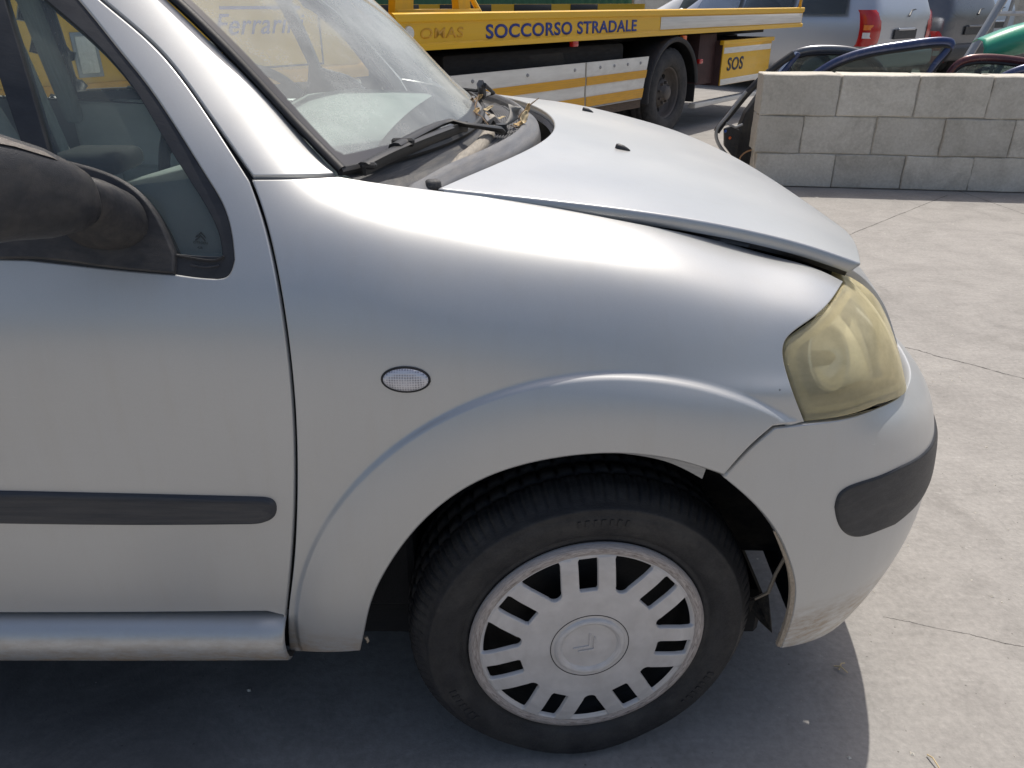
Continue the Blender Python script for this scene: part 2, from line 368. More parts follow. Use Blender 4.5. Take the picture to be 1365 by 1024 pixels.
    inv = N(n, 'ShaderNodeMath', operation='SUBTRACT'); inv.inputs[0].default_value = 1; n.links.new(acc, inv.inputs[1])
    n.links.new(bump(n, inv.outputs[0], .8, .006, b2), p.inputs['Normal'])
    n.links.new(p.outputs[0], out.inputs[0]); MATS[name] = m
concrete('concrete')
def block_mat():
    m, n, out = nodemat('block')
    p = N(n, 'ShaderNodeBsdfPrincipled'); vec = mapping(n, (1, 1, 1), 'Object')
    oi = N(n, 'ShaderNodeObjectInfo')
    off = N(n, 'ShaderNodeVectorMath', operation='ADD'); n.links.new(vec, off.inputs[0]); n.links.new(oi.outputs['Location'], off.inputs[1])
    a = noise(n, 3.4, 8, .72, off.outputs[0], .8); b = noise(n, 55, 5, .7, off.outputs[0]); pit = N(n, 'ShaderNodeTexVoronoi'); pit.inputs['Scale'].default_value = 60; n.links.new(off.outputs[0], pit.inputs[0])
    c = ramp(n, a.outputs[0], [(.26, (.40, .365, .30)), (.5, (.62, .575, .49)), (.74, (.74, .70, .615))]).outputs[0]
    c = mixc(n, .35, c, ramp(n, b.outputs[0], [(.3, (.28, .265, .225)), (.7, (.66, .64, .58))]).outputs[0])
    rv = N(n, 'ShaderNodeMapRange'); rv.inputs['To Min'].default_value = .86; rv.inputs['To Max'].default_value = 1.14; n.links.new(oi.outputs['Random'], rv.inputs['Value'])
    cc = N(n, 'ShaderNodeVectorMath', operation='SCALE'); n.links.new(c, cc.inputs[0]); n.links.new(rv.outputs[0], cc.inputs['Scale'])
    n.links.new(cc.outputs[0], p.inputs['Base Color']); p.inputs['Roughness'].default_value = .92
    h = mixc(n, .5, b.outputs[0], pit.outputs['Distance'])
    n.links.new(bump(n, h, .55, .005), p.inputs['Normal']); n.links.new(p.outputs[0], out.inputs[0]); MATS['block'] = m
block_mat()
simple('mortar', (.40, .375, .325), .95, 0, .2, 30, .5)

# ------------------------------------------------------------------ object helpers
def tag(o, label=None, cat=None, group=None, kind=None):
    if label: o['label'] = label
    if cat: o['category'] = cat
    if group: o['group'] = group
    if kind: o['kind'] = kind
    return o
def empty(name, loc=(0, 0, 0), label=None, cat=None, rz=0, group=None):
    o = bpy.data.objects.new(name, None); C.objects.link(o); o.location = loc; o.rotation_euler = (0, 0, rz)
    o.empty_display_size = .1
    return tag(o, label, cat, group)
def world_of(o):
    if o is None: return Matrix.Identity(4)
    B = Matrix.LocRotScale(o.location, o.rotation_euler, o.scale)
    return world_of(o.parent) @ o.matrix_parent_inverse @ B if o.parent else B
def link(name, me, mat, parent=None, local=False):
    """link a mesh; world-space meshes are re-expressed in the parent's frame"""
    o = bpy.data.objects.new(name, me); C.objects.link(o)
    if mat is not None:
        me.materials.clear()
        for k in (mat if isinstance(mat, (list, tuple)) else [mat]): me.materials.append(MATS[k])
    if parent is not None:
        o.parent = parent
        if not local:
            o.matrix_parent_inverse = world_of(parent).inverted()
    return o
def mesh_py(name, v, f, smooth=True, normals=None):
    me = bpy.data.meshes.new(name); me.from_pydata([tuple(map(float, p)) for p in v], [], [tuple(map(int, q)) for q in f]); me.update()
    if smooth: me.polygons.foreach_set('use_smooth', [True] * len(me.polygons))
    if normals is not None:
        me.normals_split_custom_set_from_vertices([tuple(map(float, q)) for q in normals])
    return me
def from_bm(name, bm, smooth=False, angle=None):
    me = bpy.data.meshes.new(name); bmesh.ops.recalc_face_normals(bm, faces=bm.faces[:]); bm.to_mesh(me); bm.free()
    if smooth:
        me.polygons.foreach_set('use_smooth', [True] * len(me.polygons))
        if angle: me.set_sharp_from_angle(angle=R(angle))
    return me
def bm_box(bm, c, s, M=None, bev=0.0, seg=1):
    r = bmesh.ops.create_cube(bm, size=1); vs = r['verts']
    bmesh.ops.scale(bm, vec=s, verts=vs); bmesh.ops.translate(bm, vec=c, verts=vs)
    if bev:
        es = list({e for v in vs for e in v.link_edges})
        rr = bmesh.ops.bevel(bm, geom=es, offset=bev, segments=seg, affect='EDGES', profile=.5); vs = list({v for f in rr['faces'] for v in f.verts} | {v for v in vs if v.is_valid})
    if M is not None: bmesh.ops.transform(bm, matrix=M, verts=vs)
    return vs
def box(name, c, s, mat, parent=None, M=None, bev=0.0, seg=1, local=False, smooth=False):
    bm = bmesh.new(); bm_box(bm, c, s, M, bev, seg); return link(name, from_bm(name, bm, smooth, 40), mat, parent, local)
def tube_mesh(name, pts, rad, seg=8, caps=True, flat=None):
    """tube along points; rad scalar or list; flat=(a,b) elliptical scale"""
    P = [Vector(p) for p in pts]; n = len(P); v = []; f = []
    rad = [rad] * n if not hasattr(rad, '__len__') else rad
    up = Vector((0, 0, 1)); prev = None
    for i in range(n):
        t = (P[min(i+1, n-1)] - P[max(i-1, 0)]).normalized()
        if prev is None:
            a = t.cross(up)
            if a.length < 1e-3: a = t.cross(Vector((1, 0, 0)))
        else: a = prev - t * prev.dot(t)
        a.normalize(); b = t.cross(a); prev = a
        for k in range(seg):
            th = 2 * math.pi * k / seg; ca, sb = math.cos(th), math.sin(th)
            if flat: ca *= flat[0]; sb *= flat[1]
            v.append(P[i] + (a * ca + b * sb) * rad[i])
    for i in range(n-1):
        for k in range(seg):
            k2 = (k+1) % seg; f.append((i*seg+k, i*seg+k2, (i+1)*seg+k2, (i+1)*seg+k))
    if caps: f.append(tuple(reversed(range(seg)))); f.append(tuple((n-1)*seg+k for k in range(seg)))
    bm = bmesh.new(); me0 = mesh_py(name, v, f); bm.from_mesh(me0); bpy.data.meshes.remove(me0)
    return from_bm(name, bm, True, 50)
def prism(name, poly, d, mat, parent, M, smooth=False, bev=0, local=False):
    """2-D polygon (a,b) extruded from 0 to d along third axis, placed by matrix M (columns: a,b,c axes)"""
    bm = bmesh.new(); vs = [bm.verts.new((p[0], p[1], 0)) for p in poly]
    fc = bm.faces.new(vs); r = bmesh.ops.extrude_face_region(bm, geom=[fc])
    bmesh.ops.translate(bm, vec=(0, 0, d), verts=[q for q in r['geom'] if isinstance(q, bmesh.types.BMVert)])
    if bev:
        bmesh.ops.bevel(bm, geom=[e for e in bm.edges], offset=bev, segments=2, affect='EDGES', profile=.5)
    bmesh.ops.triangulate(bm, faces=[q for q in bm.faces if len(q.verts) > 4])
    bmesh.ops.transform(bm, matrix=M, verts=bm.verts[:])
    return link(name, from_bm(name, bm, smooth, 35), mat, parent, local)
def frame(o, a, b, c):
    return Matrix(((a[0], b[0], c[0], o[0]), (a[1], b[1], c[1], o[1]), (a[2], b[2], c[2], o[2]), (0, 0, 0, 1)))
def text_mesh(name, s, size, bold=0.0, shear=0.0, squeeze=1.0, spacing=1.0, extrude=0.002):
    cu = bpy.data.curves.new(name, 'FONT'); cu.body = s; cu.size = size; cu.offset = bold; cu.shear = shear; cu.extrude = extrude
    cu.space_character = spacing; cu.resolution_u = 4
    o = bpy.data.objects.new(name, cu); C.objects.link(o)
    dg = bpy.context.evaluated_depsgraph_get(); me = bpy.data.meshes.new_from_object(o.evaluated_get(dg))
    bpy.data.objects.remove(o); bpy.data.curves.remove(cu)
    me.transform(Matrix.Diagonal((squeeze, 1, 1, 1))); return me
def width(me):
    xs = [v.co.x for v in me.vertices]; return min(xs), max(xs)
def copy_tree(o, parent=None):
    c = o.copy(); C.objects.link(c)
    if parent is not None: c.parent = parent
    for ch in list(o.children): copy_tree(ch, c)
    return c
def sweep_grid(name, rows, closed=False, normals=None):
    """rows: list of equal-length point lists -> quad sheet"""
    v = [p for r in rows for p in r]; m = len(rows[0]); f = []
    for i in range(len(rows) - 1):
        for j in range(m if closed else m - 1):
            j2 = (j + 1) % m
            f.append((i*m+j, i*m+j2, (i+1)*m+j2, (i+1)*m+j))
    return mesh_py(name, v, f, True, normals)
# ------------------------------------------------------------------ ground
def build_ground():
    v = []; f = []; n = 24
    for i in range(n + 1):
        for j in range(n + 1): v.append((-150 + 300 * i / n, -150 + 300 * j / n, 0))
    for i in range(n):
        for j in range(n): f.append((i*(n+1)+j, (i+1)*(n+1)+j, (i+1)*(n+1)+j+1, i*(n+1)+j+1))
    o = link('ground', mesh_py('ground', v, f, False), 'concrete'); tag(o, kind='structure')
    o['label'] = 'worn pale concrete yard with cracks and stains'
build_ground()

# ================================================================== THE SILVER CAR
YC = 1.715                     # car centre line
HUB = np.array([.111, .931, .2726])
car = empty('silver_car', (.12, YC, 0), 'silver hatchback with raised hood and yellowed headlight parked on the concrete', 'car')

plan = np.array([(-3.0, 1.20), (-2.75, 1.02), (-2.35, .925), (-1.9, .897), (-1.2, .885), (-.6, .882), (-.2, .884), (.1, .889), (.3, .903), (.42, .926), (.54, .968),
                 (.637, 1.035), (.709, 1.13), (.758, 1.27), (.784, 1.45), (.794, 1.715), (.784, 1.98)])
cl = np.concatenate([[0], np.cumsum(np.linalg.norm(np.diff(plan, axis=0), axis=1))])
PL0 = Spl(cl, plan)
_s = np.linspace(0, cl[-1], 4000); _x = PL0(_s)[:, 0]
U0 = _s[np.argmin(np.abs(_x))]          # u = 0 where X = 0
PL = Spl(cl - U0, plan)
def plan_frame(u):
    p = PL(u); d = PL(u + 1e-3) - PL(u - 1e-3); d /= np.linalg.norm(d, axis=-1, keepdims=True)
    n = np.stack([d[..., 1], -d[..., 0]], -1)      # outward
    return p, n

ARC = (.118, .280)
def flare(X, z):
    dz = np.maximum(z - ARC[1], 0); dx = X - ARC[0]; dx = np.where(dx < 0, dx / .94, dx); r = np.hypot(dx, dz)
    return .0060 * sstep(.4828, .4735, r) + .0135 * (1 - (1 - np.clip((.478 - r) / .088, 0, 1)) ** 2)

class Surf:
    """profile stations (z, inset) swept along the plan curve"""
    def __init__(s, stations, fl=False, ur=(-2.9, 1.35), off=0.0, nu=260, nt=90):
        s.us = sorted(stations); s.K = len(stations[s.us[0]]); s.fl = fl; s.off = off
        s.st = Pchip(s.us, np.array([stations[u] for u in s.us]))
        tk = np.linspace(0, 1, s.K); s.basis = Spl(tk, np.eye(s.K)); s.ur = ur
        U = np.linspace(ur[0], ur[1], nu); T = np.linspace(0, 1, nt); s.U, s.T = U, T
        g = s(np.repeat(U, nt), np.tile(T, nu)); s.g = g
        f = [(i*nt+j, (i+1)*nt+j, (i+1)*nt+j+1, i*nt+j+1) for i in range(nu-1) for j in range(nt-1)]
        s.bvh = BVHTree.FromPolygons([Vector(p) for p in g], f); s.nt = nt
    def __call__(s, u, t, off=0.0):
        u = np.atleast_1d(np.asarray(u, float)); t = np.atleast_1d(np.asarray(t, float))
        ctrl = s.st(u); B = s.basis(t); zd = np.einsum('nk,nkc->nc', B, ctrl)
        p, n = plan_frame(u); d = zd[:, 1] + s.off + off
        xy = p - n * d[:, None]
        out = np.column_stack([xy, zd[:, 0]])
        if s.fl:
            w = flare(xy[:, 0], zd[:, 0]) * sstep(.45, .30, np.abs(u - ARC[0]) * .6)
            out[:, :2] += n * w[:, None]
        return out
    def normal(s, u, t):
        e = 1e-3; a = s(u + e, t) - s(u - e, t); b = s(u, np.clip(t + e, 0, 1)) - s(u, np.clip(t - e, 0, 1))
        n = np.cross(a, b); n /= np.linalg.norm(n, axis=1, keepdims=True) + 1e-12; return n
    def pick(s, q):
        """outline entry -> (u,t). (px,py) pixel of the survey photo, or ('uz',u,z)"""
        if q[0] == 'uz':
            T = np.linspace(0, 1, 400); z = s(np.full(400, q[1]), T)[:, 2]
            return np.array([q[1], np.interp(q[2], z, T)])
        d = ray(q[0], q[1]); dn = d / np.linalg.norm(d)
        h = s.bvh.ray_cast(Vector((0, 0, CAMH)), Vector(dn))
        if h[0] is None: raise ValueError('miss %s' % (q,))
        i, j = divmod(h[2], s.nt - 1); u = (s.U[i] + s.U[i+1]) / 2; t = (s.T[j] + s.T[j+1]) / 2
        o = np.array([0, 0, CAMH]); a = np.cross(dn, [0, 0, 1.0]); a /= np.linalg.norm(a); b = np.cross(dn, a)
        e = 1e-4
        for _ in range(6):
            Q = s([u, u + e, u - e, u, u], [t, t, t, t + e, t - e]); P = Q[0] - o; r = np.array([P @ a, P @ b])
            if np.abs(r).max() < 2e-6: break
            Pu = (Q[1] - Q[2]) / (2*e); Pt = (Q[3] - Q[4]) / (2*e)
            J = np.array([[Pu @ a, Pt @ a], [Pu @ b, Pt @ b]])
            try: dl = np.linalg.solve(J, r)
            except np.linalg.LinAlgError: break
            dl = np.clip(dl, -.02, .02); u -= dl[0]; t = min(1, max(0, t - dl[1]))
        return np.array([u, t])

class HF(Surf):
    """height field (X,Y)->z used for hood and cowl; u=X, t=Y"""
    def __init__(s, fn, xr, yr, nu=160, nt=160):
        s.fn = fn; s.U = np.linspace(*xr, nu); s.T = np.linspace(*yr, nt); s.nt = nt
        g = s(np.repeat(s.U, nt), np.tile(s.T, nu)); s.g = g
        f = [(i*nt+j, (i+1)*nt+j, (i+1)*nt+j+1, i*nt+j+1) for i in range(nu-1) for j in range(nt-1)]
        s.bvh = BVHTree.FromPolygons([Vector(p) for p in g], f)
    def __call__(s, u, t, off=0.0):
        u = np.atleast_1d(np.asarray(u, float)); t = np.atleast_1d(np.asarray(t, float))
        return np.column_stack([u, t, s.fn(u, t) - off])
    def normal(s, u, t):
        e = 2e-3; a = s(u + e, t) - s(u - e, t); b = s(u, t + e) - s(u, t - e)
        n = np.cross(a, b); n /= np.linalg.norm(n, axis=1, keepdims=True); return n
    def pick(s, q):
        if q[0] == 'xy': return np.array([q[1], q[2]])
        d = ray(q[0], q[1]); dn = d / np.linalg.norm(d); o = np.array([0, 0, CAMH])
        h = s.bvh.ray_cast(Vector(o), Vector(dn))
        if h[0] is None: raise ValueError('miss %s' % (q,))
        return np.array([h[0].x, h[0].y])

def outline(surf, segs, step=4.0):
    pts = []
    for sg in segs:
        if isinstance(sg[0][0], str) or any(isinstance(k[0], str) for k in sg):
            q = [surf.pick(k) for k in sg]; L = sum(np.linalg.norm(q[i+1] - q[i]) for i in range(len(q)-1))
            cur = smooth_line(q, max(L / 40, .012))
        else:
            cur = [surf.pick(k) for k in smooth_line(sg, step)]
        pts += [np.array(p) for p in cur[:-1]]
    return np.array(pts)

def metric(surf, c):
    e = 1e-3
    du = np.linalg.norm(surf([c[0]+e], [c[1]]) - surf([c[0]-e], [c[1]])) / (2*e)
    dt = np.linalg.norm(surf([c[0]], [c[1]+e]) - surf([c[0]], [c[1]-e])) / (2*e)
    return np.array([du, dt])
def area2(p): x, y = p[:, 0], p[:, 1]; return np.sum(x * np.roll(y, -1) - np.roll(x, -1) * y)
def inset_poly(p, d):
    a = p - np.roll(p, 1, 0); b = np.roll(p, -1, 0) - p
    a /= np.linalg.norm(a, axis=1, keepdims=True) + 1e-12; b /= np.linalg.norm(b, axis=1, keepdims=True) + 1e-12
    na = np.stack([-a[:, 1], a[:, 0]], 1); nb = np.stack([-b[:, 1], b[:, 0]], 1)
    m = na + nb; l = np.linalg.norm(m, axis=1, keepdims=True); m /= l + 1e-9
    k = np.clip(1 / np.maximum((m * na).sum(1, keepdims=True), .4), 1, 1.6)
    return p + m * k * d            # to the left of travel = inside for CCW
def in_poly(pts, poly):
    x, y = pts[:, 0], pts[:, 1]; ins = np.zeros(len(pts), bool); n = len(poly); j = n - 1
    for i in range(n):
        xi, yi = poly[i]; xj, yj = poly[j]
        c = ((yi > y) != (yj > y)) & (x < (xj - xi) * (y - yi) / (yj - yi + 1e-15) + xi); ins ^= c; j = i
    return ins
def dist_poly(pts, poly):
    best = np.full(len(pts), 1e9)
    for i in range(len(poly)):
        a, b = poly[i-1], poly[i]; ab = b - a; t = np.clip(((pts - a) @ ab) / (ab @ ab + 1e-15), 0, 1)
        best = np.minimum(best, np.linalg.norm(pts - a - t[:, None] * ab, axis=1))
    return best
def clean(p, tol):
    out = [p[0]]
    for q in p[1:]:
        if np.linalg.norm(q - out[-1]) > tol: out.append(q)
    if np.linalg.norm(out[0] - out[-1]) <= tol: out.pop()
    return np.array(out)

def panel(name, surf, segs, mat, parent, holes=(), step=.014, off=0.0, bevel=.0022, depth=.012, raw=None, extra=None, dome=0.0, tuck=0.0):
    """trimmed, edge-rolled sheet on a surface. returns object"""
    outer = raw if raw is not None else outline(surf, segs)
    loops = [outer] + [outline(surf, h) if not isinstance(h, np.ndarray) else h for h in holes]
    M = metric(surf, outer.mean(0)); loops = [clean(l * M, 2e-4) for l in loops]
    if area2(loops[0]) < 0: loops[0] = loops[0][::-1]
    for k in range(1, len(loops)):
        if area2(loops[k]) > 0: loops[k] = loops[k][::-1]
    inner = [inset_poly(l, bevel) for l in loops] if bevel else loops
    mn, mx = inner[0].min(0), inner[0].max(0)
    gx = np.arange(mn[0], mx[0], step); gy = np.arange(mn[1], mx[1], step * .9)
    G = np.array([(x + (.5 * step if j % 2 else 0), y) for j, y in enumerate(gy) for x in gx])
    keep = in_poly(G, inner[0])
    for h in inner[1:]: keep &= ~in_poly(G, h)
    G = G[keep]
    if len(G):
        d = np.full(len(G), 1e9)
        for l in inner: d = np.minimum(d, dist_poly(G, l))
        G = G[d > step * .45]
    lines = []
    if extra is not None:                       # rows of points along a crease, kept as edges; the plain grid gives way to them
        cell = set()
        for ln_ in extra:
            E = ln_ * M; ok = in_poly(E, inner[0]); d = np.full(len(E), 1e9)
            for l in inner: d = np.minimum(d, dist_poly(E, l))
            lines.append((E, ok & (d > .003))); cell |= {(int(x / .007), int(y / .007)) for x, y in E}
        G = np.array([g for g in G if not any((int(g[0] / .007) + a, int(g[1] / .007) + b) in cell for a in (-1, 0, 1) for b in (-1, 0, 1))])
    pts = []; edges = []
    for l in inner:
        b = len(pts); pts += [Vector(p) for p in l]; edges += [(b + i, b + (i + 1) % len(l)) for i in range(len(l))]
    for E, ok in lines:
        prev = None
        for q, k in zip(E, ok):
            if k:
                pts.append(Vector(q))
                if prev is not None: edges.append((prev, len(pts) - 1))
                prev = len(pts) - 1
            else: prev = None
    pts += [Vector(p) for p in G]
    vo, eo, fo, ov, _, _ = delaunay_2d_cdt(pts, edges, [], 0, 1e-6)
    V2 = np.array([(p.x, p.y) for p in vo]); F = np.array([tuple(q) for q in fo])
    cen = V2[F].mean(1); keep = in_poly(cen, inner[0])
    for h in inner[1:]: keep &= ~in_poly(cen, h)
    F = F[keep]
    uv = V2 / M; P = surf(uv[:, 0], uv[:, 1]); Nn = surf.normal(uv[:, 0], uv[:, 1])
    if Nn.mean(0) @ (np.array([0, -1, .4])) < 0: Nn = -Nn
    flip = np.cross(P[F[0, 1]] - P[F[0, 0]], P[F[0, 2]] - P[F[0, 0]]) @ Nn[F[0, 0]] < 0
    if flip: F = F[:, ::-1]
    if dome:
        dd = np.full(len(V2), 1e9)
        for l in loops: dd = np.minimum(dd, dist_poly(V2, l))
        P = P + Nn * (dome * (1 - np.clip(1 - dd / .02, 0, 1) ** 2))[:, None]
    P = P + Nn * off
    V = [tuple(p) for p in P]; NN = [tuple(q) for q in Nn]; FF = [tuple(q) for q in F]
    # rolled edge rings
    omap = {}
    for i, srcs in enumerate(ov):
        for sidx in srcs: omap[sidx] = i
    base = 0
    for l, inn in zip(loops, inner):
        nL = len(l); ids = [omap.get(base + i) for i in range(nL)]; base += nL
        if any(i is None for i in ids): continue
        ring = [ids]
        uo = l / M; Po = surf(uo[:, 0], uo[:, 1]); No = surf.normal(uo[:, 0], uo[:, 1])
        if No.mean(0) @ np.array([0, -1, .4]) < 0: No = -No
        Po = Po + No * off
        ui = inn / M; Pi = surf(ui[:, 0], ui[:, 1]) + No * off
        out = Po - Pi; out /= np.linalg.norm(out, axis=1, keepdims=True) + 1e-9
        if bevel:
            specs = [(.62, .38 * bevel * .55, .8), (1.0, bevel * .9, 1.8), (1.0, depth, 3.0)]
        else: specs = [(1.0, 0.0002, 2.0), (1.0, depth, 3.0)]
        for a, dep, nb in specs:
            q = Pi * (1 - a) + Po * a - No * dep; nn = No + out * nb
            if tuck and dep == depth: q = q - out * tuck; nn = out - No * (tuck / depth)
            nn /= np.linalg.norm(nn, axis=1, keepdims=True); b = len(V)
            V += [tuple(p) for p in q]; NN += [tuple(p) for p in nn]; ring.append(list(range(b, b + nL)))
        for r0, r1 in zip(ring, ring[1:]):
            for i in range(nL):
                k = (i + 1) % nL; qd = (r0[i], r0[k], r1[k], r1[i])
                FF.append(qd if flip else qd[::-1])
    # orient ring faces by their normals
    Va = np.array(V); Na = np.array(NN); fixed = []
    for q in FF:
        a = np.cross(Va[q[1]] - Va[q[0]], Va[q[2]] - Va[q[0]])
        fixed.append(q if a @ Na[list(q)].mean(0) >= 0 else tuple(q[::-1]))
    me = mesh_py(name, V, fixed, True, NN)
    return link(name, me, mat, parent)

def mirrored(o, name=None, mat=None):
    me = o.data.copy(); n = len(me.vertices); co = np.empty(n * 3); me.vertices.foreach_get('co', co); co = co.reshape(-1, 3)
    co[:, 1] = 2 * YC - co[:, 1]; me.vertices.foreach_set('co', co.ravel()); me.flip_normals(); me.update()
    q = bpy.data.objects.new(name or o.name.split('.')[0], me); C.objects.link(q); q.parent = o.parent; q.matrix_parent_inverse = o.matrix_parent_inverse.copy()
    return q

low = [(.20, .050), (.30, .018), (.42, .003), (.56, .0), (.70, .003)]
BODY = Surf({
    -2.9: low + [(.80, .012), (.90, .045), (1.10, .12), (1.30, .22), (1.36, .28)],
    -1.4: low + [(.82, .012), (.93, .050), (1.18, .125), (1.42, .235), (1.49, .32)],
    -.80: low + [(.82, .012), (.93, .050), (1.15, .120), (1.36, .220), (1.43, .30)],
    -.50: low + [(.82, .013), (.925, .050), (1.09, .118), (1.23, .215), (1.29, .29)],
    -.36: low + [(.82, .015), (.918, .052), (1.025, .110), (1.112, .195), (1.155, .265)],
    -.23: low + [(.81, .016), (.905, .052), (.965, .105), (.995, .175), (1.005, .25)],
    -.09: low + [(.80, .016), (.885, .055), (.938, .115), (.958, .190), (.963, .26)],
    .17:  low + [(.77, .017), (.850, .055), (.898, .120), (.917, .205), (.921, .27)],
    .34:  low + [(.745, .020), (.810, .055), (.852, .115), (.873, .195), (.877, .26)],
    .46:  low[:4] + [(.68, .006), (.735, .022), (.785, .048), (.820, .090), (.842, .150), (.848, .21)],
    .70:  low[:4] + [(.64, .02), (.69, .045), (.74, .08), (.79, .13), (.82, .19), (.83, .25)],
    1.35: low[:4] + [(.64, .02), (.69, .045), (.74, .08), (.79, .13), (.82, .19), (.83, .25)],
}, fl=True)

gap_line = [(386, 868), (384, 830), (390, 770), (395, 700), (396, 600), (391, 510), (381, 425), (368, 350), (352, 285), (336, 239)]
lamp_edge = [(1124, 375), (1108, 400), (1080, 426), (1050, 450), (1044, 467), (1051, 503), (1062, 535), (1073, 563)]
def crease_points():
    out = []; T = np.linspace(0, 1, 300)
    for r in [.458, .464, .469, .4725, .475, .4775, .480, .4825, .486, .491]:
        row = []; n = 250
        for j in range(n + 1):
            a = math.pi * j / n; X = ARC[0] + r * math.cos(a) * (.94 if math.cos(a) < 0 else 1); z = ARC[1] + r * math.sin(a)
            if X < .42:
                u = u_of_x(X); zz = BODY(np.full(300, u), T)[:, 2]; row.append((u, np.interp(z, zz, T)))
        out.append(np.array(row))
    return out
def u_of_x(x): return float(np.interp(x, _ux, _uu))
_uu = np.linspace(-2.9, 1.1, 4000); _ux = PL(_uu)[:, 0]
fender = panel('front_fender', BODY, [
    [(336, 239), (390, 238), (450, 235)],
    [(450, 235), (500, 243), (583, 254), (700, 270), (850, 298), (950, 319), (1030, 341), (1088, 358), (1124, 375)],
    lamp_edge, [(1073, 563), (1031, 568)], [(1031, 568), (1000, 595), (965, 634)],
    [(965, 634), (900, 614), (840, 606), (790, 606), (700, 620), (620, 652), (560, 700), (520, 752), (495, 803), (485, 845), (480, 868)],
    [(480, 868), (440, 870), (386, 868)], gap_line], 'silver', car, step=.010, extra=crease_points())
# ------------------------------------------------------------------ car: helpers
def P3(surf, q, off=0.0):
    u, t = surf.pick(q); n = surf.normal(np.array([u]), np.array([t]))[0]
    if n @ np.array([0, -1, .4]) < 0: n = -n
    return surf(u, t)[0] + n * off
def ribbon(name, surf, line, w, off, mat, parent, step=8):
    pts = smooth_line(line, step); rows = []
    for i, q in enumerate(pts):
        a = np.array(pts[max(i-1, 0)]); b = np.array(pts[min(i+1, len(pts)-1)]); d = (b - a) / np.linalg.norm(b - a); nn = np.array([-d[1], d[0]])
        rows.append([tuple(P3(surf, tuple(np.array(q) + nn * k), off)) for k in (-w, 0, w)])
    return link(name, sweep_grid(name, rows), mat, parent)
def circle_uz(u0, z0, r, a0, a1, n=14):
    return [('uz', u0 + r * math.cos(R(a0 + (a1 - a0) * k / n)), z0 + r * math.sin(R(a0 + (a1 - a0) * k / n))) for k in range(n + 1)]

# ------------------------------------------------------------------ front door with its window
frame_out = [(312, 346), (308, 310), (297, 273), (278, 240), (250, 195), (199, 117), (160, 68), (105, 0), (60, -48)]
win_hole = [[('uz', -.60, .905), ('uz', -.417, .887)], [(234, 366), (262, 370), (289, 372)], [(289, 372), (303, 368), (312, 346)], frame_out,
            [(60, -48), ('uz', -.70, 1.325), ('uz', -.90, 1.40), ('uz', -1.10, 1.425), ('uz', -1.29, 1.43)], [('uz', -1.29, 1.43), ('uz', -1.325, .93)], [('uz', -1.325, .93), ('uz', -.9, .912), ('uz', -.60, .905)]]
door = panel('front_door', BODY, [
    [(x - 4.5, y) for x, y in gap_line[1:]], [(331, 239), (272, 147), (217, 74), (176, 35), (134, 0), (90, -40)],
    [(90, -40), ('uz', -.66, 1.335), ('uz', -.88, 1.425), ('uz', -1.1, 1.452), ('uz', -1.30, 1.458)],
    [('uz', -1.30, 1.458), ('uz', -1.345, .95), ('uz', -1.345, .80), ('uz', -1.33, .366)],
    [('uz', -1.33, .366), ('uz', -.8, .366), ('uz', -.345, .369)], [(379, 821), (379.5, 826)]], 'silver', car, holes=[win_hole], step=.013)
wframe = panel('window_frame', BODY, win_hole, 'black_plastic', door, off=-.002, step=.02, bevel=.0015, depth=.02, holes=[
    [[(12, 23), (40, 118), (66, 211)], [(66, 211), (95, 222), (150, 237), (190, 265), (215, 300), (233, 338)], [(233, 338), (265, 341), (296, 342)], [(296, 342), (291, 312), (270, 268), (223, 193), (178, 117), (120, 50), (62, 0), (28, -30)], [(28, -30), (2, -12)], [(2, -12), (12, 23)]],
    [[(-34, 2), (0, 110), (29, 197)], [(29, 197), ('uz', -.63, .945), ('uz', -.9, .945), ('uz', -1.305, .955)], [('uz', -1.305, .955), ('uz', -1.272, 1.38)], [('uz', -1.272, 1.38), ('uz', -1.10, 1.388), ('uz', -.92, 1.36), ('uz', -.74, 1.285), ('uz', -.665, 1.225)], [('uz', -.665, 1.225), (-34, 2)]]])
panel('quarter_glass', BODY, [[(8, 15), (38, 118), (64, 213)], [(64, 213), (95, 228), (150, 243), (186, 270), (211, 303), (229, 342)], [(229, 342), (265, 346), (301, 346)], [(301, 346), (296, 310), (276, 266), (228, 190), (182, 113), (124, 45), (66, -5), (30, -34)], [(30, -34), (-2, -16)], [(-2, -16), (8, 15)]], 'side_glass', door, off=-.009, step=.02, bevel=0, depth=.003)
panel('window_glass', BODY, [[(-38, 2), (-4, 110), (27, 200)], [(27, 200), ('uz', -.63, .938), ('uz', -.9, .938), ('uz', -1.31, .948)], [('uz', -1.31, .948), ('uz', -1.278, 1.39)], [('uz', -1.278, 1.39), ('uz', -1.10, 1.396), ('uz', -.92, 1.366), ('uz', -.735, 1.292), ('uz', -.662, 1.23)], [('uz', -.662, 1.23), (-38, 2)]], 'side_glass', door, off=-.010, step=.03, bevel=0, depth=.003)
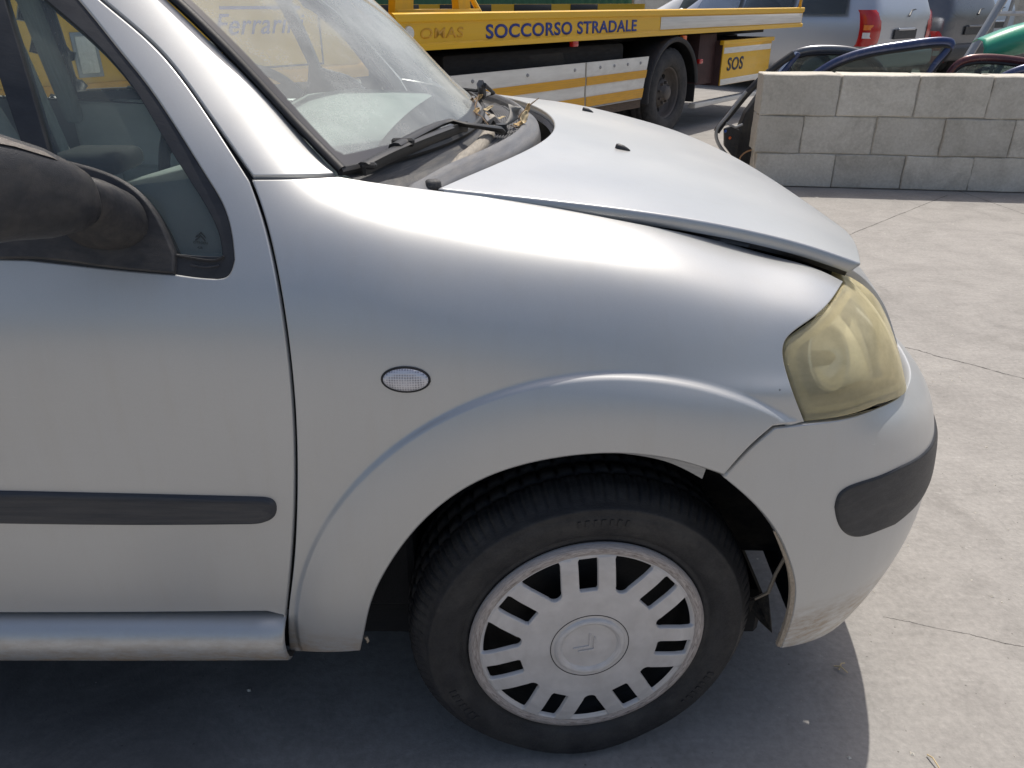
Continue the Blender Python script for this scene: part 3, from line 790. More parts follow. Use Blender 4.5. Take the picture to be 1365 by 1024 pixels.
# bright line of trim in the lower corner and glass etching
link('seal_lip', tube_mesh('seal_lip', [P3(BODY, q, .002) for q in smooth_line([(236, 341), (265, 346), (290, 347), (299, 342)], 6)], .0016, 6), 'rubber', wframe)
link('seal_lip', tube_mesh('seal_lip', [P3(BODY, q, .0015) for q in smooth_line([(255, 353), (275, 356), (292, 354)], 6)], .0012, 6), 'strip_plastic', wframe)
def etched():
    p0 = Vector(P3(BODY, (246, 331), -.0075)); px_ = Vector(P3(BODY, (281, 334), -.0075)); py_ = Vector(P3(BODY, (248, 308), -.0075))
    a = (px_ - p0).normalized(); c = a.cross(py_ - p0).normalized(); b = c.cross(a)
    w = (px_ - p0).length
    def ch(y0):
        hw = .0062; t = .0016; return [(w*.5 - hw, y0), (w*.5, y0 + .0062), (w*.5 + hw, y0), (w*.5 + hw, y0 - t), (w*.5, y0 + .0062 - t * 1.2), (w*.5 - hw, y0 - t)]
    for y0 in (.0125, .0165): prism('etched_chevron', ch(y0), .0004, 'interior_dark', door, frame(p0, a, b, c))
    for s, y, sz in (('CITROEN', .0078, .0042), ('43R', .0018, .0040)):
        me = text_mesh('etching', s, sz, extrude=.0001); x0, x1 = width(me); me.transform(Matrix.Translation((w * .5 - (x0 + x1) / 2, y, 0)))
        me.transform(frame(p0, a, b, c)); link('etching', me, 'interior_dark', door)
etched()
panel('door_moulding', BODY, [[('uz', -1.31, .594), ('uz', -1.0, .593), (0, 654)], [(0, 654), (180, 658), (345, 662)], [(345, 662), (360, 664), (367, 669), (369, 678), (366, 688), (352, 696), (335, 698)], [(335, 698), (180, 699), (0, 697)], [(0, 697), ('uz', -1.0, .534), ('uz', -1.31, .534)], [('uz', -1.31, .534), ('uz', -1.31, .594)]], 'strip_plastic', door, off=.006, step=.009, bevel=.006, depth=.012, dome=.006)
hb = box('door_handle', (-1.19, .868, .80), (.19, .03, .032), 'silver', door, bev=.012, seg=3, smooth=True)

# A-pillar and roof side
panel('windscreen_pillar', BODY, [[(338, 234), (390, 233.5), (447, 231)], [(447, 231), (390, 168), (312, 86), (223, 0), (190, -34)],
      [(190, -34), ('uz', -.60, 1.335), ('uz', -.80, 1.415), ('uz', -1.0, 1.452), ('uz', -1.4, 1.478), ('uz', -2.2, 1.46)], [('uz', -2.2, 1.46), ('uz', -2.2, 1.43)],
      [('uz', -2.2, 1.43), ('uz', -1.4, 1.462), ('uz', -1.1, 1.457), ('uz', -.88, 1.430), ('uz', -.66, 1.340)], [(95, -40), (139.5, 0), (181, 35), (222, 74), (277, 147), (338, 234)]], 'silver', car, step=.012)
# dark backing inside the shut lines
ribbon('shut_line_seal', BODY, [(338, 242)] + [(x, y) for x, y in gap_line[-2:0:-1]] + [(386, 860)], 14, -.016, 'gap_black', car)
ribbon('shut_line_seal', BODY, [(120, -20), (178, 35), (219, 74), (274, 147), (334, 238)], 12, -.013, 'gap_black', car)
ribbon('shut_line_seal', BODY, [(330, 237), (390, 236), (444, 233)], 8, -.012, 'gap_black', car)
ribbon('shut_line_seal', BODY, lamp_edge[2:] , 8, -.02, 'gap_black', car)
ribbon('shut_line_seal', BODY, [(1078, 564), (1031, 570), (1000, 597), (970, 630)], 9, -.02, 'gap_black', car)

# ------------------------------------------------------------------ sill
def sill():
    prof = [(.905, .3575), (.892, .3558), (.881, .3515), (.872, .343), (.8665, .331), (.8650, .318), (.8675, .302), (.875, .286), (.888, .274), (.915, .268)]
    rows = []
    for x in np.linspace(-2.0, -.3445, 40):
        dy = float(PL(np.array([x]))[0, 1]) - .884
        rows.append([(x, y + dy, z) for y, z in prof])
    rows.append([(-.342, y + .006, z - (z - .312) * .02) for y, z in prof])
    o = link('sill', sweep_grid('sill', rows), 'silver', car); return o
sl = sill()

# side indicator
def indicator():
    c = P3(BODY, (541, 506), .0); n = BODY.normal(*[np.array([k]) for k in BODY.pick((541, 506))])[0]
    if n[1] > 0: n = -n
    n = Vector(n); a = Vector((1, 0, -.02)); a = (a - n * a.dot(n)).normalized(); b = n.cross(a)
    if b.z < 0: b = -b
    rows = []; 
    for k, (r, h) in enumerate([(1.0, -.002), (1.0, .0012), (.97, .0026), (.85, .0038), (.6, .0050), (.3, .0056), (.02, .0058)]):
        rows.append([tuple(Vector(c) + a * (.0295 * r * math.cos(t)) + b * (.0155 * r * math.sin(t)) + n * h) for t in np.linspace(0, 2 * math.pi, 40, endpoint=False)])
    o = link('side_indicator', sweep_grid('side_indicator', rows, True), 'indicator_lens', fender)
    ring = [tuple(Vector(c) + a * (.0305 * math.cos(t)) + b * (.0165 * math.sin(t)) + n * .0006) for t in np.linspace(0, 2 * math.pi, 41)]
    link('indicator_seal', tube_mesh('indicator_seal', ring, .0016, 6, False), 'rubber', o)
indicator()

# ------------------------------------------------------------------ bumper
BUMP = Surf({
    .22: [(.185, .020), (.26, .004), (.35, -.008), (.45, -.016), (.55, -.017), (.62, -.015), (.66, -.012), (.70, -.004)],
    .42: [(.185, .022), (.26, .006), (.35, -.005), (.45, -.012), (.55, -.010), (.61, -.004), (.645, .0), (.685, .006)],
    .60: [(.185, .045), (.25, .018), (.35, -.004), (.44, -.010), (.53, -.006), (.585, .002), (.625, .014), (.655, .038)],
    .80: [(.20, .065), (.25, .030), (.33, .002), (.42, -.010), (.51, -.006), (.57, .006), (.605, .024), (.630, .055)],
    1.0: [(.20, .06), (.25, .03), (.33, 0), (.42, -.01), (.51, -.006), (.56, .006), (.60, .024), (.625, .055)],
    1.36: [(.20, .06), (.25, .03), (.33, 0), (.42, -.01), (.51, -.006), (.56, .006), (.59, .024), (.61, .055)]}, ur=(.2, 1.36), nu=160)
arch_b = [(965, 637), (1001, 668), (1036, 711), (1053, 750), (1060, 781), (1056, 822), (1041, 865)]
bumper = panel('front_bumper', BUMP, [[(1033, 571), (1073, 566.5)], [(1073, 566.5), (1110, 562), (1145, 554), (1172, 543)], [(1172, 543), ('uz', .70, .641), ('uz', .80, .629), ('uz', 1.0, .624), ('uz', 1.36, .609)],
      [('uz', 1.36, .609), ('uz', 1.36, .205)], [('uz', 1.36, .205), ('uz', 1.0, .205), ('uz', .80, .205), ('uz', .60, .212), (1041, 865)], arch_b[::-1], [(965, 637), (1001, 599), (1033, 571)]], 'silver', car, step=.012, depth=.016, bevel=.003)
link('bumper_lip', tube_mesh('bumper_lip', [P3(BUMP, (x - 1, y), -.006) for x, y in smooth_line([(1036, 711), (1053, 750), (1060, 781), (1056, 822), (1042, 863)], 6)], [.002 + .0035 * min(1, k / 12) for k in range(len(smooth_line([(1036, 711), (1053, 750), (1060, 781), (1056, 822), (1042, 863)], 6)))], 6), 'primer_edge', bumper)
panel('bumper_strip', BUMP, [[(1112, 676), (1117, 659), (1133, 647), (1169, 635), (1205, 619)], [(1205, 619), ('uz', .70, .551), ('uz', .80, .542), ('uz', 1.0, .54), ('uz', 1.36, .54)], [('uz', 1.36, .54), ('uz', 1.36, .45)], [('uz', 1.36, .45), ('uz', 1.0, .452), ('uz', .80, .460), (1190, 700)], [(1190, 700), (1165, 710), (1140, 716), (1125, 710), (1116, 696), (1112, 676)]], 'black_plastic', bumper, off=.003, step=.01, bevel=.004, depth=.012, dome=.003)
# lower chin lip of the bumper
link('chin_lip', sweep_grid('chin_lip', [[tuple(BUMP([u], [0.02], o * float(sstep(.60, .78, u)) + .004)[0] + np.array([0, 0, dz * float(sstep(.60, .78, u))])) for o, dz in ((.004, .028), (-.012, .012), (-.010, -.012), (.02, -.02), (.06, -.016))] for u in np.linspace(.60, 1.36, 40)]), 'silver', bumper)
fr_m = mirrored(bumper)

# ------------------------------------------------------------------ headlight
LAMP = Surf({
    .30: [(.60, .0), (.67, .006), (.72, .013), (.765, .030), (.80, .055), (.835, .10), (.86, .16), (.87, .22)],
    .46: [(.60, .0), (.655, .004), (.700, .011), (.74, .025), (.78, .049), (.812, .088), (.836, .142), (.844, .20)],
    .62: [(.60, .018), (.64, .024), (.685, .038), (.725, .058), (.765, .088), (.800, .132), (.824, .185), (.834, .24)],
    .80: [(.585, .050), (.62, .060), (.66, .078), (.70, .100), (.74, .132), (.78, .178), (.808, .23), (.82, .28)],
    1.36: [(.585, .050), (.62, .060), (.66, .074), (.70, .090), (.74, .114), (.78, .15), (.808, .20), (.82, .25)]}, ur=(.28, 1.36), nu=160)
led = [(x + 2.5, y + .5) for x, y in lamp_edge]
lens_segs = [led, [(1075.5, 563), (1110, 559), (1145, 551), (1172, 540)], [(1172, 540), ('uz', .70, .644), ('uz', .80, .634), ('uz', .90, .642)], [('uz', .90, .642), ('uz', .93, .70), ('uz', .87, .765), ('uz', .79, .797)], [('uz', .79, .797), ('uz', .70, .815), (1126.5, 375.5)]]
lamp_o = panel('headlight_housing', LAMP, lens_segs, 'lamp_inside', car, off=-.048, step=.012, bevel=0, depth=.03)
panel('lens', LAMP, lens_segs, 'lens_yellowed', lamp_o, off=-.001, step=.010, bevel=.004, depth=.016)
# border rib, lower shelf band, deep reflector bowl and bulb shield seen through the lens
def inset_outline(surf, segs, d):
    o = outline(surf, segs); M = metric(surf, o.mean(0)); l = clean(o * M, 2e-4)
    if area2(l) < 0: l = l[::-1]
    return inset_poly(l, d) / M
io = inset_outline(LAMP, lens_segs, .010); ii = inset_outline(LAMP, lens_segs, .019)
panel('lens_border', LAMP, None, 'lamp_edge', lamp_o, raw=io, holes=[ii], off=-.007, step=.02, bevel=.001, depth=.02)
panel('lower_bezel', LAMP, [[(1085, 533), (1120, 527), (1150, 518), (1170, 508)], [(1170, 508), ('uz', .72, .668), ('uz', .88, .668)], [('uz', .88, .668), ('uz', .88, .646), ('uz', .78, .640)], [('uz', .78, .640), (1165, 538), (1140, 547), (1092, 556)], [(1092, 556), (1085, 533)]], 'lamp_base', lamp_o, off=-.010, step=.01, bevel=.002, depth=.02)
def bowl():
    q = (1122, 474); u_, t_ = LAMP.pick(q); ax = Vector(LAMP.normal(np.array([u_]), np.array([t_]))[0])
    if ax.y > 0: ax = -ax
    c = Vector(P3(LAMP, q, -.030)); ax = (ax + Vector((.35, 0, 0))).normalized(); a = ax.cross(Vector((0, 0, 1))).normalized(); b = a.cross(ax)
    rows = []
    for r, h in [(.050, .004), (.0475, .008), (.045, .004), (.041, -.006), (.030, -.013), (.016, -.017), (.001, -.018)]:
        rows.append([tuple(c + a * r * math.cos(t) + b * r * math.sin(t) + ax * h) for t in np.linspace(0, 2 * math.pi, 40, endpoint=False)])
    o = link('reflector', sweep_grid('reflector', rows, True), 'lamp_chrome', lamp_o)
    link('bulb_cap', tube_mesh('bulb_cap', [tuple(c - ax * .016), tuple(c + ax * .004), tuple(c + ax * .012)], [.012, .011, .005], 16), 'lamp_edge', o)
    for k in range(15):                         # moulded ribs along the rear edge of the lens
        x = 1050.5 + 1.75 * k; y = 486 + 4.6 * k
        link('lens_rib', tube_mesh('lens_rib', [P3(LAMP, (x, y), -.002), P3(LAMP, (x + 10, y - 1), -.003)], .0012, 5), 'lamp_edge', lamp_o)
bowl()
mirrored(lamp_o)
# top of the lamp carrier, visible in the open shut line
def lamp_top():
    bm = bmesh.new(); bm_box(bm, (0, 0, 0), (.15, .26, .05), Matrix.Translation((.435, 1.262, .788)) @ Matrix.Rotation(R(-18), 4, 'Z') @ Matrix.Rotation(R(9), 4, 'Y'), .012, 2)
    bm_box(bm, (0, 0, 0), (.012, .24, .02), Matrix.Translation((.500, 1.235, .800)) @ Matrix.Rotation(R(-22), 4, 'Z'), .004, 1)
    link('lamp_carrier', from_bm('lamp_carrier', bm, True, 40), 'primer_edge', car)
lamp_top()
grille = panel('front_grille_panel', LAMP, [[('uz', .74, .80), ('uz', .84, .790), ('uz', .93, .715), ('uz', .94, .63)], [('uz', .94, .63), ('uz', 1.36, .615)], [('uz', 1.36, .615), ('uz', 1.36, .785)], [('uz', 1.36, .785), ('uz', 1.0, .800), ('uz', .74, .805)], [('uz', .74, .805), ('uz', .74, .80)]], 'silver', car, off=.004, step=.016)
mirrored(grille)

# ------------------------------------------------------------------ hood
he = Spl([-.15, .05, .18, .31, .42, .52, .62, .75], [.966, .945, .928, .901, .873, .840, .796, .725])
hc = Spl([-.15, .08, .25, .44, .55, .63, .69, .78], [.993, .965, .932, .884, .846, .806, .762, .68])
def hood_z(X, Y):
    v = np.abs((Y - YC) / .615); return he(X) + (hc(X) - he(X)) * (1 - v ** 2.2)
HOOD = HF(hood_z, (-.2, .74), (.98, 2.45))
near_edge = [(584, 251), (680, 261), (780, 272), (850, 281), (950, 297), (1030, 314), (1088, 330), (1148, 351)]
ne = [HOOD.pick(q) for q in smooth_line(near_edge, 8)]
cowl_e = [HOOD.pick(q) for q in smooth_line([(742, 152), (738, 170), (720, 190), (690, 205), (640, 227), (584, 251)], 5)]
# rear edge: symmetric about the centre line
apex = max(p[0] for p in cowl_e)
cy = np.array([[p[0], min(p[1], YC)] for p in cowl_e if p[1] <= YC]); cy = cy[np.argsort(cy[:, 1])]
_v = cy[:, 1] - YC; _A = np.stack([np.ones(len(_v)), _v**2, _v**4, _v**6], 1); _c = np.linalg.lstsq(np.vstack([_A] + [_A[:1]] * 30), np.concatenate([cy[:, 0], np.full(30, cy[0, 0])]), rcond=None)[0]
def RE(y): v = np.asarray(y, float) - YC; return _c[0] + _c[1] * v**2 + _c[2] * v**4 + _c[3] * v**6
tip = ne[-1]; yn = np.linspace(tip[1], YC, 40)
v_t = abs((tip[1] - YC) / .615); xf = lambda Y: .682 - (.682 - tip[0]) * (np.abs((Y - YC) / .615) / v_t) ** 1.5
half = [np.array(p) for p in ne[:-1]] + [np.array([xf(y), y]) for y in yn]
rear = [np.array([float(RE(np.array([y]))[0]), y]) for y in np.linspace(cy[0, 1], YC - .0005, 60)]
loop = half[:-1] + [np.array([p[0], 2*YC - p[1]]) for p in half[::-1]] + [np.array([p[0], 2*YC - p[1]]) for p in rear][1:-1] + [p for p in rear[::-1]][:-1]
hood = panel('hood', HOOD, None, 'silver', car, raw=np.array(loop), step=.014, bevel=.0028, depth=.021, tuck=.008)
under = np.array([p * .985 + np.array([.1, YC]) * .015 for p in loop])
panel('hood_liner', HOOD, None, 'underhood', hood, raw=under, step=.05, bevel=0, depth=.012, off=-.016)
def nozzle(q):
    c = Vector(q); M = Matrix.Translation(c) @ Matrix.Rotation(R(12), 4, 'Y')
    rows = []
    for x, w, h in [(-.012, .001, .001), (-.011, .006, .007), (-.006, .0075, .0085), (.004, .0065, .007), (.012, .0045, .004), (.017, .002, .0015), (.018, .0005, .0005)]:
        rows.append([tuple(M @ Vector((x, w * math.cos(t), h * max(-.3, math.sin(t))))) for t in np.linspace(0, 2*math.pi, 14, endpoint=False)])
    link('washer_nozzle', sweep_grid('washer_nozzle', rows, True), 'black_plastic', hood)
nz = HOOD.pick((828, 199)); nozzle((nz[0], nz[1], float(hood_z(nz[0], nz[1])) + .001)); 
nz = HOOD.pick((782, 148.5)); nozzle((nz[0], nz[1], float(hood_z(nz[0], nz[1])) + .001))

# ------------------------------------------------------------------ windscreen
WE = np.array([(-.231, 1.037, .989), (-.291, 1.066, 1.043), (-.361, 1.084, 1.117), (-.44, 1.100, 1.193), (-.60, 1.128, 1.315), (-.80, 1.158, 1.415), (-.95, 1.19, 1.462)])
wl_ = np.concatenate([[0], np.cumsum(np.linalg.norm(np.diff(WE, axis=0), axis=1))]); WES = Spl(wl_ / wl_[-1], WE)
def ws(a, b):
    e = WES(b); k = (1 - np.abs(a) ** 2.2); bx = .165 * (1 - b) + .09 * b
    X = e[..., 0] + bx * k; Z = e[..., 2] + (-.012 * (1 - b) + .045 * b) * k; Y = YC + a * (YC - e[..., 1])
    return np.stack([X, Y, Z], -1)
def windscreen():
    A = np.linspace(-1, 1, 61); B = np.linspace(0, 1, 61); rows = [[tuple(ws(a, np.array(b))) for a in A] for b in B]
    me = sweep_grid('windscreen', rows)
    at = me.attributes.new('edge', 'FLOAT', 'POINT'); val = []
    for b in B:
        w = YC - WES(np.array(b))[1]
        for a in A:
            dside = (1 - abs(a)) * w * (.9 + .5 * (1 - b)); dbot = b * 1.0 / .9
            dtop = (1 - b) * 1.0
            val.append(min(dside / .040, dbot / .030 , dtop / .05) * .5)
    at.data.foreach_set('value', val)
    o = link('windscreen', me, 'windscreen_glass', car)
    for s in (-1, 1):
        edge = [ws(s * 1.0, np.array(b)) + np.array([.004, -.004 * -s * -1, .006]) for b in np.linspace(-.005, 1, 40)]
        link('windscreen_trim', tube_mesh('windscreen_trim', edge, .0075, 8, True, (1, .7)), 'rubber', o)
    return o
wsc = windscreen()
# silicone / dusty edge bead along the lower glass edge and far pillar
link('windscreen_trim', tube_mesh('windscreen_trim', [ws(a, np.array(0.0)) + np.array([.004, 0, .001]) for a in np.linspace(-1, 1, 50)], .006, 6), 'rubber', wsc)

# ------------------------------------------------------------------ cowl (scuttle) panel
def Xh(Y): y = np.minimum(Y, 2*YC - Y); y = np.maximum(y, cy[0, 1]); return float(RE(np.array([y]))[0]) if np.ndim(Y) == 0 else RE(y)
def Xw(Y): a = min(1, abs(Y - YC) / (YC - WE[0, 1])); return float(WE[0, 0] + .165 * (1 - a ** 2.2))
def Zw(Y): a = min(1, abs(Y - YC) / (YC - WE[0, 1])); return float(WE[0, 2] - .012 * (1 - a ** 2.2))
def cowl_pt(Y, s):
    k = 1 - min(1, abs(Y - YC) / .65) ** 2
    xh = Xh(Y) - .004 - .022 * k; xw = Xw(Y) + .0; zh = float(hood_z(np.array(xh), np.array(Y))) - .006 - .004 * k; zw = Zw(Y) - .004
    x = xh + (xw - xh) * s; fade = sstep(0.0, .35, k)
    prof = np.interp(s, [0, .02, .05, .25, .28, .33, .40, .80, .92, 1], [-.05, -.016, -.002, .013, .012, .002, -.016, -.018, -.006, 0])
    return (x, Y, zh + (zw - zh) * s + prof * (.35 + .65 * float(fade)))
def cowl():
    S = [0, .01, .02, .035, .05, .10, .17, .25, .265, .28, .305, .33, .365, .40, .5, .64, .78, .82, .86, .90, .93, .97, 1.0]
    Ys = np.concatenate([np.linspace(1.048, 1.12, 10)[:-1], np.linspace(1.12, 2*YC - 1.12, 90), np.linspace(2*YC - 1.12, 2*YC - 1.048, 10)[1:]])
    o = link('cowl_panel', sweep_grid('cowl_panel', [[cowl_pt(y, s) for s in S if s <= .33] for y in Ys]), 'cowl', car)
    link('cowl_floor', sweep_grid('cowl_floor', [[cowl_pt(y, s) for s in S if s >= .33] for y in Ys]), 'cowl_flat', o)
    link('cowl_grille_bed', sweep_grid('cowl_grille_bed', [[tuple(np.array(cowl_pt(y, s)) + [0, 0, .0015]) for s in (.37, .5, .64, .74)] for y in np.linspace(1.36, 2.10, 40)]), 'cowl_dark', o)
    for k, s in enumerate(np.linspace(.385, .725, 9)):
        y0 = 1.385 + .012 * abs(k - 3)
        link('grille_rib', tube_mesh('grille_rib', [np.array(cowl_pt(y, s)) + [0, 0, .005] for y in np.linspace(y0, 2*YC - y0, 36)], .0035, 5, True, (.62, 1.2)), 'cowl', o)
    for k, y in enumerate(np.linspace(1.62, 2.02, 26)):
        link('grille_bar', tube_mesh('grille_bar', [np.array(cowl_pt(y, s)) + [0, 0, .0045] for s in (.38, .5, .62, .73)], .0022, 5), 'cowl', o)
    # pipe-like water channel along the glass
    rd_ = [onZ(598, 226, .966), onZ(615, 216, .964), onZ(632, 203, .962), onZ(646, 188, .960), onZ(654, 172, .958), onZ(655, 160, .957)]
    link('cowl_ridge', tube_mesh('cowl_ridge', smooth_line(rd_, .012), [.004 + .009 * min(1, k / 8) for k in range(len(smooth_line(rd_, .012)))], 12), 'cowl_dusty', o)
    # end cap next to the fender
    c = np.array(P3(HOOD, (575, 247), .0)); bm = bmesh.new()
    bm_box(bm, (0, 0, 0), (.022, .020, .016), Matrix.Translation((c[0] + .002, c[1] + .006, c[2] - .001)) @ Matrix.Rotation(R(20), 4, 'Z'), .006, 3)
    link('cowl_end_cap', from_bm('cowl_end_cap', bm, True, 60), 'cowl_dark', o)
    return o
cw = cowl()
# ------------------------------------------------------------------ wiper
def wiper():
    o = empty('wiper', tuple(onZ(665, 173, .975))); o.parent = car; o.matrix_parent_inverse = Matrix.Translation(car.location).inverted()
    A = [onZ(668, 176, .968), onZ(663, 172, .978), onZ(640, 169, .992), onZ(618, 166, 1.000), onZ(600, 161.5, 1.006), onZ(585, 166, 1.006), onZ(567, 174, 1.006), onZ(548, 184, 1.005), onZ(526, 195.5, 1.004)]
    link('wiper_arm', tube_mesh('wiper_arm', [tuple(p) for p in A], [.010, .011, .0085, .0078, .0078, .0095, .0115, .0115, .010], 8, True, (1.0, .55)), 'wiper', o)
    B = [onZ(q[0], q[1], z) for q, z in (((485, 226), .990), ((510, 213), .994), ((540, 199.5), .996), ((570, 187.5), .996), ((600, 176), .994), ((622, 168.5), .991))]
    bl = link('wiper_blade', tube_mesh('wiper_blade', [tuple(p) for p in smooth_line(B, .02)], .0066, 6, True, (.55, 1.5)), 'wiper', o)
    Bt = [p + np.array([0, 0, .007]) for p in B]
    link('blade_frame', tube_mesh('blade_frame', [tuple(p) for p in smooth_line(Bt[:5], .02)], .0056, 6, True, (1.5, .5)), 'wiper', bl)
    cn = (A[-1] + A[-2]) / 2; box('blade_clip', tuple(cn), (.034, .012, .012), 'wiper', o, bev=.003)
    box('blade_clip', tuple(B[0] + [.006, .004, .004]), (.022, .010, .009), 'wiper', bl, bev=.003)
    piv = onZ(668, 176, .962); bm = bmesh.new(); bmesh.ops.create_cone(bm, cap_ends=True, segments=20, radius1=.014, radius2=.011, depth=.03, matrix=Matrix.Translation(tuple(piv)))
    link('pivot_cap', from_bm('pivot_cap', bm, True, 40), 'wiper', o)
wiper()

# ------------------------------------------------------------------ mirror
def mirror():
    sail = panel('mirror_sail', BODY, [[('uz', -.645, .975), (40, 213), (66, 208)], [(66, 208), (100, 217), (150, 233), (192, 262), (217, 298), (235, 340)], [(235, 340), (234, 365)], [(234, 365), (140, 356), (60, 346), ('uz', -.645, .905)], [('uz', -.645, .905), ('uz', -.645, .975)]], 'mirror_plastic', door, off=.006, step=.012, bevel=.004, depth=.012)
    # neck bulging out of the sail
    rows = []
    secs = [(.935, -.500, .950, .055, .044), (.918, -.494, .962, .045, .040), (.905, -.493, .974, .037, .035), (.893, -.495, .984, .031, .030), (.884, -.497, .990, .028, .027), (.880, -.497, .990, .022, .022)]
    def sec(Y, cx, cz, rx, rz, n=36, e=2.4):
        out = []
        for t in np.linspace(0, 2*math.pi, n, endpoint=False):
            c, s = math.cos(t), math.sin(t); out.append((cx + rx * math.copysign(abs(c) ** (2/e), c), Y, cz + rz * math.copysign(abs(s) ** (2/e), s)))
        return out
    link('mirror_neck', sweep_grid('mirror_neck', [sec(*s) for s in secs], True), 'mirror_plastic', sail)
    hs = [(.881, -0.498, 0.991, .010, .010), (.881, -0.498, 0.991, .030, .030), (.876, -0.500, 0.993, .034, .0345), (.862, -0.507, 0.997, .042, .041), (.835, -0.522, 1.007, .052, .051), (.800, -0.542, 1.020, .058, .057), (.760, -0.562, 1.030, .064, .063), (.715, -0.580, 1.036, .065, .066), (.685, -0.592, 1.036, .056, .058), (.668, -0.600, 1.028, .040, .048), (.662, -0.605, 1.028, .005, .01)]
    h = link('mirror_housing', sweep_grid('mirror_housing', [sec(*s, e=2.7) for s in hs], True), 'mirror_plastic', sail)
    # dusty upper cap shell
    rows = []
    for (Y, cx, cz, rx, rz) in hs[3:9]:
        f = 1.015
        row = []
        for t in np.linspace(R(40), R(150), 16):
            c, s = math.cos(t), math.sin(t); row.append((cx + rx * f * math.copysign(abs(c) ** (2/2.7), c), Y - .008, cz + rz * f * abs(s) ** (2/2.7)))
        rows.append(row)
    link('mirror_cap', sweep_grid('mirror_cap', rows), 'mirror_cap', h)
    rows = [sec(Y, cx - rx * .93, cz, .004, rz * .8, 24) for (Y, cx, cz, rx, rz) in hs[4:9]]
    link('mirror_glass', sweep_grid('mirror_glass', rows, True), 'chrome', h)
mirror()

